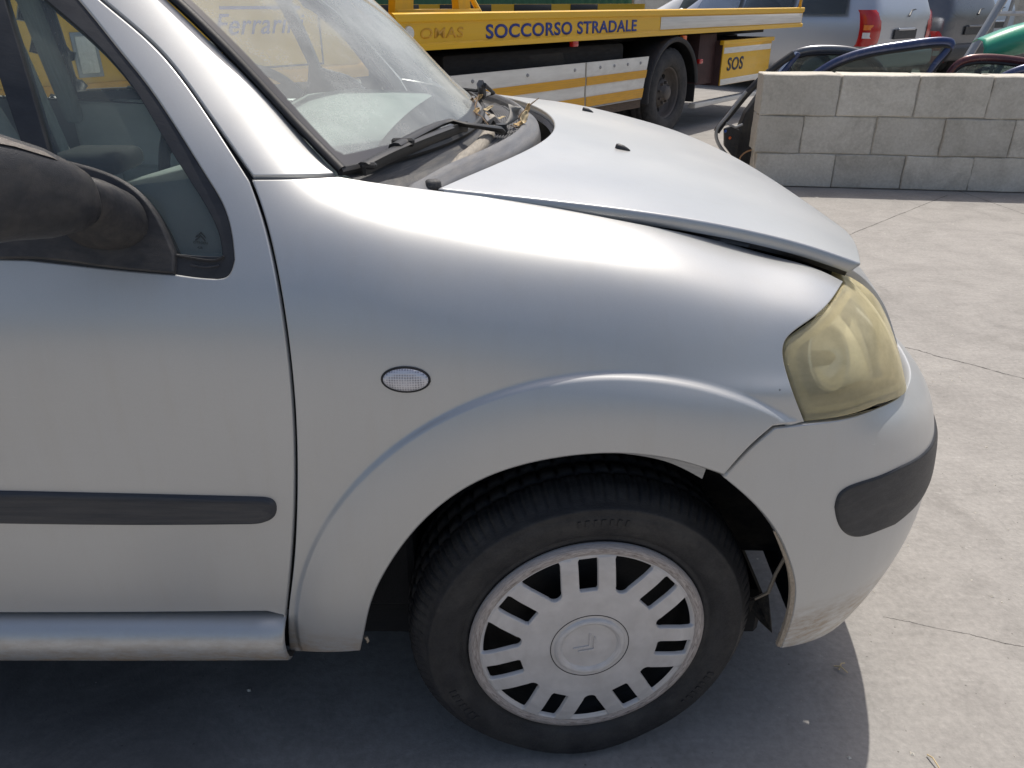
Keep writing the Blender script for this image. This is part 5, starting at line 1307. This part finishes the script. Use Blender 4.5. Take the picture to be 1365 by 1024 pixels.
tbox('rail_pin', (3.08, 3.11), (.0, .03), (1.13, 1.24), 'truck_orange', rail, .006)
# cab
def cab():
    c = empty('cab', (0, 0, 0)); c.parent = truck
    side = [(-3.86, .80), (-3.86, 2.55), (-4.1, 2.62), (-5.35, 2.62), (-5.62, 2.45), (-5.98, 1.60), (-6.02, 1.05), (-6.02, .80)]
    bm = bmesh.new(); vs = [bm.verts.new((s, 0.0, z)) for s, z in side]; fc = bm.faces.new(vs); r = bmesh.ops.extrude_face_region(bm, geom=[fc]); bmesh.ops.translate(bm, vec=(0, 2.10, 0), verts=[q for q in r['geom'] if isinstance(q, bmesh.types.BMVert)])
    bmesh.ops.bevel(bm, geom=bm.edges[:], offset=.05, segments=3, affect='EDGES', profile=.5)
    link('cab_shell', from_bm('cab_shell', bm, True, 40), 'truck_yellow', c, True)
    low_ = tbox('cab_lower', (-5.95, -5.24), (.02, 2.08), (.42, .795), 'truck_white', c, .03); tbox('cab_lower', (-4.26, -3.9), (.02, 2.08), (.42, .795), 'truck_white', c, .03)
    tbox('cab_lower', (-5.2, -4.3), (.55, 1.55), (.5, .795), 'truck_dark', c, .03)
    tbox('cab_trim', (-6.0, -3.88), (-.012, -.002), (.80, .87), 'truck_orange', c, .004)
    # door shut lines, as dark recessed joints with a handle and window
    for s0, s1, z0, z1 in ((-5.265, -5.255, .88, 2.35), (-4.205, -4.195, .88, 2.35), (-5.26, -4.2, .88, .89), (-5.9, -5.27, 1.21, 1.222)): tbox('shut_line', (s0, s1), (-.003, .002), (z0, z1), 'gap_black', c, .0005)
    tbox('side_window', (-5.18, -4.30), (-.004, .004), (1.62, 2.28), 'cab_glass', c, .002)
    tbox('windscreen', (-5.93, -5.80), (.12, 1.98), (1.72, 2.30), 'cab_glass', c, .01).rotation_euler = (0, 0, 0)
    tbox('side_marker', (-5.52, -5.44), (-.012, .0), (.91, 1.06), 'truck_white', c, .008); tbox('marker_frame', (-5.535, -5.425), (-.006, -.001), (.895, 1.075), 'galvanised', c, .002)
    tbox('door_handle', (-4.40, -4.27), (-.03, -.004), (1.42, 1.47), 'black_plastic', c, .01)
    rows = [[(-4.75 + r * math.cos(t), y, .40 + r * math.sin(t)) for r, y in ((.47, -.02), (.515, -.025), (.52, .4), (.48, .4))] for t in np.linspace(R(0), R(180), 30)]
    link('wheel_arch', sweep_grid('wheel_arch', rows, True), 'mudguard', c, True)
    side_text('Ferrarini', 1.045, .095, -4.84, -4.30, 'letter_blue', c, -.0035, .004, .35); tbox('swoosh', (-4.80, -4.32), (-.005, -.002), (1.158, 1.172), 'letter_blue', c, .0005)
    box('mirror_arm', (-5.6, -.18, 2.0), (.04, .34, .04), 'black_plastic', c, None, .01, 2, True); box('mirror_head', (-5.62, -.33, 1.9), (.08, .16, .34), 'black_plastic', c, None, .03, 3, True, True)
    tbox('front_bumper', (-6.14, -5.98), (.0, 2.10), (.42, .78), 'truck_white', c, .04)
cab()

# ================================================================== BLOCK WALL
W0 = onZ(1080, 250, 0); W1 = onZ(1365, 258, 0); WD = (W1 - W0) / np.linalg.norm(W1 - W0); WN = np.array([WD[1], -WD[0], 0])   # WN towards camera
wall = empty('block_wall', tuple(W0), 'low wall of three courses of grey concrete blocks', 'wall', math.atan2(WD[1], WD[0]))
joints = [[-.405, .135, .607, 1.050, 1.53, 2.02, 2.51, 3.0, 3.48], [-.425, -.120, .365, .811, 1.253, 1.75, 2.24, 2.73, 3.2], [-.43, .085, .590, 1.049, 1.54, 2.03, 2.52, 3.0, 3.5]]
ztop = [.232, .484, .752]; zb = 0.0; rng = random.Random(3)
box('mortar_core', (1.54, .125, .37), (3.885, .224, .735), 'mortar', wall, None, .0, 1, True)
for c in range(3):
    for k in range(len(joints[c]) - 1):
        x0, x1 = joints[c][k], joints[c][k+1]; g = rng.choice((.003, .004, .005, .009, .013)); sk = rng.uniform(-.012, .012)
        dz = rng.uniform(-.004, .005) if c == 2 else rng.uniform(-.002, .002)
        bm = bmesh.new(); bm_box(bm, (0, 0, 0), (x1 - x0 - g, .25, ztop[c] - zb - .005 + dz))
        es = bm.edges[:]; bmesh.ops.subdivide_edges(bm, edges=es, cuts=3, use_grid_fill=True)
        for v in bm.verts: v.co += Vector((rng.uniform(-1, 1), rng.uniform(-1, 1), rng.uniform(-1, 1))) * .0034 + Vector((sk * v.co.z, 0, 0))
        bmesh.ops.bevel(bm, geom=[e for e in bm.edges if len(e.link_faces) == 2 and e.calc_face_angle(0) > .8], offset=.006, segments=1, affect='EDGES')
        o = link('block', from_bm('block', bm, True, 30), 'block', wall, True)
        o.location = ((x0 + x1) / 2, .125 + rng.uniform(-.006, .006), (zb + ztop[c]) / 2 + .002); o.rotation_euler = (0, rng.uniform(-.004, .004), rng.uniform(-.008, .008))
    zb = ztop[c]

# ================================================================== SALVAGED PARTS BEHIND THE WALL
def wall_pt(x, y, back):
    d = ray(x, y); o = np.array([0, 0, CAMH]); k = ((W0 - WN * back - o) @ WN) / (d @ WN); return o + k * d
def car_door(label, mat, back, frame_px, glass_px, body_px, lean=.0, thick=.05, group='salvaged car doors leaning behind the wall'):
    """door leaf standing behind the wall: lower skin, window frame and glass, traced in its own plane"""
    loc = wall_pt(*body_px[0], back); loc[2] = 0
    e = empty('car_door', tuple(loc), label, 'car door'); 
    if group: e['group'] = group
    a = Vector(WD); n = Vector(WN)
    def loc2(q): p = wall_pt(*q, back); return (float((p - W0) @ WD), float(p[2]))
    base = Vector(W0 - WN * back)
    M = frame(base, a, Vector((0, 0, 1)), n)
    fp = [loc2(q) for q in smooth_line(frame_px, 5)]; gp = [loc2(q) for q in smooth_line(glass_px, 5)]
    bp = [loc2(q) for q in body_px]
    sk = prism('door_skin', bp, thick, mat, e, M, bev=.008)
    # frame = tubes following the outline
    link('window_frame', tube_mesh('window_frame', [base + a * p[0] + Vector((0, 0, p[1])) + n * thick * .5 for p in fp], .030, 8, True, (.75, 1.0)), mat, e)
    link('window_seal', tube_mesh('window_seal', [base + a * p[0] + Vector((0, 0, p[1])) + n * (thick * .5 + .012) for p in [(q[0], q[1] - .028) for q in fp]], .012, 6), 'rubber', e)
    prism('window_glass', gp, .004, 'far_glass', e, frame(base + n * (thick * .5), a, Vector((0, 0, 1)), n))
    return e
car_door('dark blue car door with arched window frame showing above the block wall', 'navy', .42,
         [(1085, 100), (1115, 82), (1160, 68), (1210, 60), (1266, 59), (1250, 80), (1234, 104)], [(1090, 104), (1118, 86), (1162, 73), (1210, 65), (1256, 63), (1244, 82), (1228, 104), (1160, 108)], [(1082, 104), (1235, 108), (1230, 240), (1150, 245), (1090, 235)])
car_door('black framed car door with dusty glass behind the dark blue door', 'grey_far', .66,
         [(1048, 105), (1052, 78), (1068, 69), (1100, 66), (1140, 70), (1165, 84), (1180, 102)], [(1053, 104), (1057, 82), (1070, 74), (1100, 71), (1138, 75), (1160, 86), (1172, 104)], [(1046, 104), (1182, 106), (1178, 230), (1090, 235), (1056, 225)])
car_door('dark red car door with low window frame lying behind the wall', 'maroon', .50,
         [(1258, 110), (1275, 86), (1300, 78), (1345, 80), (1400, 92), (1440, 112)], [(1264, 110), (1279, 91), (1302, 84), (1345, 86), (1395, 96), (1430, 112)], [(1255, 112), (1442, 116), (1436, 235), (1300, 240), (1262, 230)])
car_door('bright blue car door tilted at the end of the salvaged doors', 'navy', .30,
         [(1318, 112), (1350, 96), (1400, 84), (1470, 80), (1500, 110)], [(1326, 112), (1354, 101), (1402, 90), (1464, 86), (1490, 110)], [(1316, 112), (1502, 114), (1498, 240), (1380, 245), (1325, 235)])
# door seen nearly edge-on at the wall's free end
def end_door():
    e = empty('car_door', tuple(wall_pt(1000, 222, .3) * np.array([1, 1, 0])), 'dark blue car door turned edge-on against the free end of the wall', 'car door', 0, 'salvaged car doors leaning behind the wall')
    Y = 6.15; T = lambda q: (float(onY(*q, Y)[0]), float(onY(*q, Y)[2])); M = frame((0, Y, 0), (1, 0, 0), (0, 0, 1), (0, -1, 0))
    prism('door_skin', [T(q) for q in [(1060, 68), (1046, 84), (1022, 112), (1000, 140), (985, 175), (978, 216), (990, 240), (1030, 245), (1034, 110), (1064, 72)]], .07, 'navy', e, M, bev=.01)
    prism('door_edge', [T(q) for q in [(1012, 118), (990, 148), (980, 172), (974, 216), (998, 222), (1008, 170), (1016, 130)]], .10, 'black_plastic', e, M, bev=.012)
    link('window_frame', tube_mesh('window_frame', [tuple(onY(*q, Y - .06)) for q in smooth_line([(1058, 72), (1030, 92), (1000, 120), (978, 146), (962, 166), (955, 176)], 6)], .026, 8, True, (.8, 1)), 'black_plastic', e)
    link('frame_trim', tube_mesh('frame_trim', [tuple(onY(*q, Y - .09)) for q in smooth_line([(995, 122), (980, 141), (965, 160), (956, 172), (955, 184), (963, 200), (972, 210)], 5)], .013, 8), 'galvanised', e)
    prism('lock_panel', [T(q) for q in [(962, 170), (972, 166), (990, 176), (984, 200), (974, 208), (962, 192)]], .05, 'black_plastic', e, frame((0, Y - .05, 0), (1, 0, 0), (0, 0, 1), (0, -1, 0)), bev=.006)
    link('handle_pull', tube_mesh('handle_pull', [tuple(onY(*q, Y - .1)) for q in [(968, 164), (980, 170), (990, 166)]], .010, 6), 'galvanised', e)
    for q, m in (((967, 175), 'blue_tape'), ((973, 184), 'lamp_orange')): bm = bmesh.new(); bmesh.ops.create_uvsphere(bm, u_segments=8, v_segments=6, radius=.011, matrix=Matrix.Translation(tuple(onY(*q, Y - .11)))); link('plug', from_bm('plug', bm, True), m, e)
end_door()
link('copper_cable', tube_mesh('copper_cable', [tuple(p) for p in smooth_line([onY(1004, 200, 5.9), onY(996, 202, 5.95), onY(988, 208, 5.95), onY(984, 220, 5.95), onZ(990, 232, .01), onZ(1002, 234, .012)], .03)], .006, 6), 'copper_wire')
tag(bpy.data.objects['copper_cable'], 'thin copper coloured cable hanging at the free end of the block wall', 'cable')
# green plastic bumper on the heap
rows = []
for k, x in enumerate(np.linspace(0, 1, 30)):
    p = wall_pt(1305 + 150 * x, 62 - 26 * math.sin(min(1, x * 1.5) * 1.57), .75 + .25 * x * x)
    rows.append([tuple(p + np.array([0, dy, dz])) for dy, dz in ((.02, -.16), (-.05, -.14), (-.08, -.07), (-.07, -.01), (-.03, .035), (.05, .045), (.10, .02))])
o = link('green_bumper', sweep_grid('green_bumper', rows), 'green_plastic'); tag(o, 'glossy green plastic bumper lying on top of the salvaged doors', 'bumper')
md = o.modifiers.new('thick', 'SOLIDIFY'); md.thickness = .006
hp = empty('parts_rack', tuple(wall_pt(1340, 150, .9) * np.array([1, 1, 0])), 'low dark steel rack holding scrap behind the wall', 'rack')
for q in ((1290, .95), (1440, .95), (1290, 1.25), (1440, 1.25)):
    p = wall_pt(q[0], 150, q[1]); link('leg', tube_mesh('leg', [(p[0], p[1], 0), (p[0], p[1], .78)], .025, 6), 'steel_black', hp)
for bk in (.95, 1.1, 1.25): 
    a_, b_ = wall_pt(1282, 150, bk), wall_pt(1460, 150, bk); link('shelf_bar', tube_mesh('shelf_bar', [(a_[0], a_[1], .80), (b_[0], b_[1], .80)], .03, 6), 'steel_black', hp)
# galvanised trestle / ladder
def trestle():
    e = empty('steel_ladder', tuple(onY(1290, 75, 7.6) * np.array([1, 1, 0])), 'grey galvanised ladder frame leaning behind the salvaged doors', 'ladder')
    T0, T1 = onY(1293, 72, 7.6), onY(1337, 0, 7.6); d = T1 - T0
    def rail(off, r, nm='rail'):
        a0 = T0 + off - d * (T0[2] / d[2]) * .98; b0 = T0 + off + d * 1.6; link(nm, tube_mesh(nm, [tuple(a0), tuple(b0)], r, 6, True, (1.3, .7)), 'galvanised', e)
    rail(np.array([0, 0, 0]), .042); rail(np.array([.50, .25, 0]), .035)
    for k in (-.6, .25, .75, 1.3):
        p = T0 + d * k; link('rung', tube_mesh('rung', [tuple(p), tuple(p + [.50, .25, 0])], .022, 6), 'galvanised', e)
    link('brace', tube_mesh('brace', [(T0[0] + .36, 7.9, 0), (T0[0] + .44, 7.85, 1.6)], .018, 6), 'galvanised', e)
trestle()

# ================================================================== PARKED CARS IN THE BACKGROUND
def bg_car(name, label, cat, corner, fwd, mat, L=4.3, Wd=1.74, Hh=1.62, van=True):
    """rear-left corner at 'corner'; x forward, y left"""
    f = Vector((fwd[0], fwd[1], 0)).normalized(); left = Vector((-f.y, f.x, 0))
    e = empty(name, tuple(Vector((corner[0], corner[1], 0))), label, cat, math.atan2(f.y, f.x), 'cars parked in the yard behind')
    # profile stations along the length: x, belt z, roof z, half width at belt, half width at roof
    yc = -Wd / 2
    st = [(0.0, .62, .98, 1.02, .80, .70), (.06, .50, 1.00, 1.20, .85, .70), (.20, .36, 1.01, 1.50, .865, .66), (.45, .30, 1.01, Hh - .04, .87, .62), (1.0, .28, 1.00, Hh, .87, .62), (2.2, .27, .98, Hh - .02, .87, .62), (2.8, .27, .97, Hh - .18, .87, .62), (3.25, .27, .95, 1.12, .86, .66), (3.5, .27, .93, 1.0, .85, .70), (4.0, .28, .84, .86, .82, .70), (4.25, .34, .66, .70, .70, .62), (L, .45, .55, .58, .55, .5)]
    rows = []
    for x, zl, zb_, zr, wb, wr in st:
        half = [(wb * .90, zl), (wb * .985, zl + .12), (wb, (zl + zb_) / 2), (wb * .985, zb_ - .03), (wb * .955, zb_), (wb * .955 + (wr - wb * .955) * .5, (zb_ + zr) / 2 + .01), (wr, zr - .04), (wr - .07, zr)]
        sec = [(x, yc + w, z) for w, z in half] + [(x, yc, zr + .02 * (zr > 1.2))] + [(x, yc - w, z) for w, z in half[::-1]]
        rows.append(sec)
    me = sweep_grid('body', rows); bm = bmesh.new(); bm.from_mesh(me); bm.verts.ensure_lookup_table(); m = len(rows[0])
    bm.faces.new([bm.verts[k] for k in range(m)]); bm.faces.new([bm.verts[(len(rows)-1)*m + k] for k in range(m)][::-1])
    bmesh.ops.subdivide_edges(bm, edges=[], cuts=1)
    body = link('body', from_bm('body', bm, True, 45), mat, e, True)
    sb = body.modifiers.new('sub', 'SUBSURF'); sb.levels = sb.render_levels = 2
    def sidew(x0, x1, s):
        z0, z1 = 1.045, Hh - .13; y0, y1 = .862, .665
        y0 = yc + s * y0; y1 = yc + s * y1; o = .016 * s
        q = [(x0, y0 + o, z0), (x1, y0 + o, z0), (x1 - (.18 if x1 > 2.4 else .02), y1 + o, z1), (x0 + (.12 if x0 < .5 else .02), y1 + o, z1)]
        bm = bmesh.new(); vs = [bm.verts.new(p) for p in q]; fc = bm.faces.new(vs); bmesh.ops.solidify(bm, geom=[fc], thickness=.012)
        link('side_window', from_bm('side_window', bm), 'cab_glass', e, True)
    for s in (1, -1):
        for x0, x1 in ((.42, 1.18), (1.26, 2.06), (2.14, 2.92)): sidew(x0, x1, s)
    zl_ = 0.0 if van else -.30
    # tailgate glass, plate recess, lamps, wiper
    def quad(nm, pts, mt, th=.012, par=e):
        bm = bmesh.new(); vs = [bm.verts.new(p) for p in pts]; fc = bm.faces.new(vs); bmesh.ops.solidify(bm, geom=[fc], thickness=th); return link(nm, from_bm(nm, bm, True, 40), mt, par, True)
    quad('rear_window', [(.045, yc + .70, 1.06), (.045, yc - .70, 1.06), (.215, yc - .58, 1.47), (.215, yc + .58, 1.47)], 'far_glass')
    for s in (1, -1):
        bm = bmesh.new()
        lm = link('tail_lamp', sweep_grid('tail_lamp', [[(x, yc + s * y, z) for x, y in ((-.015 + dx, .66), (-.018 + dx, .74), (.00 + dx, .82), (.06 + dx, .872), (.17 + dx, .885 - .01))] for dx, z in [(p_, q_ + zl_) for p_, q_ in ((.06, .66), (.035, .69), (.02, .78), (.02, .88), (.035, .98), (.055, 1.06), (.085, 1.10))]]), 'lamp_red', e, True)
        for z0, z1, mt in ((.76, .83, 'lamp_clear'), (.86, .92, 'lamp_amber')):
            link('lamp_segment', sweep_grid('lamp_segment', [[(x - .012, yc + s * (y + .008), z) for x, y in ((-.0 + .02, .69), (.005 + .02, .75), (.02 + .02, .815), (.07 + .02, .868), (.12 + .02, .882))] for z in (z0 + zl_, z1 + zl_)]), mt, lm, True)
    link('rear_wiper', tube_mesh('rear_wiper', [(-.0, yc - .05, 1.02), (.03, yc - .15, 1.09), (.06, yc - .5, 1.12)], .012, 6), 'black_plastic', e, True)
    box('plate_recess', (-.012, yc, .80), (.02, .62, .12), 'black_plastic', e, None, .006, 2, True); box('tailgate_handle', (-.026, yc, .86), (.02, .46, .03), mat, e, None, .008, 2, True)
    box('rear_bumper', (.03, yc, .50), (.22, 1.68, .24), 'black_plastic' if not van else mat, e, None, .07, 4, True, True)
    for x in (.78, 3.45):
        for s in (1, -1):
            w = link('wheel', sweep_grid('wheel', [[(x + r * math.cos(t), yc + s * (.87 - y), .31 + r * math.sin(t)) for r, y in ((.19, .03), (.20, .0), (.29, .0), (.308, .03), (.308, .18), (.2, .2))] for t in np.linspace(0, 2*math.pi, 33)]), 'far_tyre', e, True)
            link('wheel_trim', sweep_grid('wheel_trim', [[(x + r * math.cos(t), yc + s * (.87 - y), .31 + r * math.sin(t)) for r, y in ((.20, .01), (.15, .0), (.05, .02), (.001, .02))] for t in np.linspace(0, 2*math.pi, 33)]), 'galvanised', w, True)
    for s in (1, -1): box('door_mirror', (2.85, yc + s * .97, 1.02), (.10, .2, .13), mat, e, None, .04, 3, True, True)
    return e
bg_car('minivan', 'silver minivan with tall red tail lamp parked beside the tow truck', 'minivan', (4.70, 11.05), (-.64, .77), 'silver_far')
bg_car('hatchback', 'dark grey hatchback parked next to the silver minivan', 'car', (6.45, 12.6), (-.62, .79), 'grey_far', 4.3, 1.74, 1.55, False)
bg_car('hatchback', 'pale blue car parked beyond the dark grey hatchback', 'car', (8.7, 16.0), (-.6, .8), 'pale_blue_far', 4.3, 1.74, 1.55, False)
bg_car('hatchback', 'white car parked behind the flatbed of the tow truck', 'car', (6.1, 16.2), (-.97, .24), 'white_far', 4.3, 1.74, 1.56, False)
# boundary: concrete panel wall and green corrugated fence
bw = empty('boundary_wall', (10, 22, 0), 'tall grey precast concrete boundary wall behind the parked cars', 'wall')
for k in range(12):
    x = 3.2 + k * 2.4
    for j in range(4): box('concrete_panel', (x + 1.2, 22.0, .32 + j * .62), (2.36, .12, .605), 'block', bw, None, .012, 1, False)
    box('post', (x, 21.97, 1.3), (.16, .2, 2.6), 'block', bw, None, .015, 1, False)
gf = empty('green_fence', (-10, 23, 0), 'dark green corrugated sheet fence at the back of the yard', 'fence')
for k in range(12):
    x0 = -22 + k * 2.1; rows = []
    for i in range(41):
        x = x0 + 2.1 * i / 40; rows.append([(x, 23 + .03 * math.sin(x * 2*math.pi / .21), z) for z in (0.0, 2.2)])
    link('fence_sheet', sweep_grid('fence_sheet', rows), 'green_sheet' if 'green_sheet' in MATS else simple('green_sheet', (.02, .10, .05), .5).name, gf)
    link('post', tube_mesh('post', [(x0, 23.08, 0), (x0, 23.08, 2.35)], .04, 8), 'galvanised', gf)

# ================================================================== DEBRIS ON THE COWL
def leaf(q, z, ang, size, mat, label, curl=.3, tilt=.3, w=.38):
    size *= .62; p = onZ(*q, z); o_rows = []
    for u in np.linspace(-1, 1, 9):
        ww = w * (1 - u * u) ** .6 + .01
        o_rows.append([(u * size, v * ww * size, curl * size * (u * u * .5 + abs(v) * .35) + .08 * size * math.sin(5 * u)) for v in (-1, -.5, 0, .5, 1)])
    o = link('dry_leaf', sweep_grid('dry_leaf', o_rows), mat); o.location = tuple(p); o.rotation_euler = (tilt, -tilt * .7, ang)
    md = o.modifiers.new('thick', 'SOLIDIFY'); md.thickness = .0007
    tag(o, label, 'leaf', 'dry leaves caught on the cowl'); return o
LB = {'leaf_pale': 'small pale straw coloured dry leaf on the dusty cowl', 'dry_leaf': 'small curled brown dry leaf on the dusty cowl', 'twig': 'small dark shrivelled leaf on the dusty cowl'}
for i, (q, z, a, s, m, c, t) in enumerate([((697, 158), .985, 1.2, .030, 'leaf_pale', .5, .9), ((693, 166), .975, .6, .026, 'dry_leaf', .3, .3), ((701, 147), .99, 1.35, .026, 'dry_leaf', .6, 1.1), ((651, 146), .985, .4, .020, 'leaf_pale', .5, .5), ((648, 153), .975, 2.2, .018, 'dry_leaf', .5, .4), ((668, 158), .97, .2, .016, 'leaf_pale', .4, .3),
        ((634, 150), .985, 1.0, .022, 'dry_leaf', .5, .6), ((629, 160), .975, 2.0, .02, 'leaf_pale', .4, .5), ((627, 138), .99, 1.4, .024, 'twig', .6, .8), ((638, 132), .99, .3, .022, 'dry_leaf', .6, .8), ((686, 170), .968, 2.6, .018, 'twig', .3, .2)]): leaf(q, z, a, s, m, LB[m], c, t)
for i, (a, b, za, zc) in enumerate([((690, 158), (718, 131), .972, 1.005), ((628, 165), (640, 120), .975, 1.0), ((632, 150), (652, 168), .985, .972), ((622, 140), (636, 165), .99, .975)]):
    p, q = onZ(*a, za), onZ(*b, zc); mid = (p + q) / 2 + [0, 0, .004]
    o = link('twig', tube_mesh('twig', [tuple(p), tuple(mid), tuple(q)], [.0022, .0018, .001], 5), 'twig'); tag(o, ['long dry twig sticking up over the edge of the hood', 'dry twig standing against the foot of the windscreen', 'short dry twig lying across the broken trim bracket', 'short dry twig at the edge of the windscreen glass'][i], 'twig', 'twigs caught on the cowl')
def felt():
    p0, p1, p2, p3 = onZ(671, 168, .968), onZ(689, 157, .972), onZ(694, 143, 1.0), onZ(681, 140, 1.0)
    v = [p0, p1, p2, p3]; nrm = np.cross(p1 - p0, p3 - p0); nrm /= np.linalg.norm(nrm)
    rows = []
    for i in np.linspace(0, 1, 7): rows.append([tuple(p0 * (1-i)*(1-j) + p1 * i*(1-j) + p2 * i*j + p3 * (1-i)*j + nrm * .004 * math.sin(i * 3 + j * 4)) for j in np.linspace(0, 1, 7)])
    o = link('felt_pad', sweep_grid('felt_pad', rows), 'felt_grey'); md = o.modifiers.new('t', 'SOLIDIFY'); md.thickness = .004
    tag(o, 'small grey felt pad standing among dry leaves on the cowl', 'felt pad')
    # broken trim bracket beside the far wiper
    e = empty('broken_trim', tuple(onZ(640, 140, .97)), 'broken black and grey trim bracket at the foot of the windscreen', 'trim piece')
    for pts, r, m in (([(617, 119, 1.0), (636, 121, 1.0), (646, 113, 1.02)], .004, 'wiper'), ([(646, 113, 1.02), (658, 124, .99), (640, 130, .985)], .0045, 'wiper'), ([(641, 112, 1.02), (643, 128, .985)], .010, 'cowl'), ([(630, 132, .985), (642, 150, .975), (652, 166, .968)], .008, 'cowl'), ([(652, 166, .972), (660, 160, .98), (668, 170, .968)], .008, 'cowl_dark')):
        link('bracket_arm', tube_mesh('bracket_arm', [tuple(onZ(a, b, z)) for a, b, z in pts], r, 6), m, e)
felt()
for i, (a, b) in enumerate((((1112, 888), (1130, 897)), ((1118, 893), (1126, 884)), ((1236, 1006), (1252, 1024)))):
    p, q = onZ(*a, .004), onZ(*b, .006); o = link('straw', tube_mesh('straw', [tuple(p), tuple((p + q) / 2 + [0, .004, .004]), tuple(q)], .0014, 5), 'leaf_pale'); tag(o, ['dry straw lying under the bumper, longer of a crossed pair', 'dry straw lying under the bumper, shorter of a crossed pair', 'single dry straw lying on sunlit concrete'][i], 'straw', 'straws on the ground')

# loose grit on the yard: far too many to count
def grit():
    rg = random.Random(11); v = []; f = []
    base = [(0, 0, 1), (1, 0, 0), (0, 1, 0), (-1, 0, 0), (0, -1, 0)]
    for k in range(900):
        x, y = rg.uniform(-1.2, 5.5), rg.uniform(.75, 6.4) ** 1.0
        if k % 3 == 0: x, y = rg.uniform(.4, 2.2), rg.uniform(.8, 2.6)
        s_ = rg.choice((.0012, .0015, .002, .002, .003, .0045)); b = len(v); a = rg.uniform(0, 6.3)
        for px_, py_, pz_ in base:
            q = rg.uniform(.7, 1.3); v.append((x + s_ * q * (px_ * math.cos(a) - py_ * math.sin(a)), y + s_ * q * (px_ * math.sin(a) + py_ * math.cos(a)), .0004 + s_ * .8 * pz_))
        f += [(b, b+1, b+2), (b, b+2, b+3), (b, b+3, b+4), (b, b+4, b+1)]
    o = link('grit', mesh_py('grit', v, f, False), 'block'); tag(o, 'loose fine grit scattered over the concrete', 'grit', None, 'stuff')
grit()
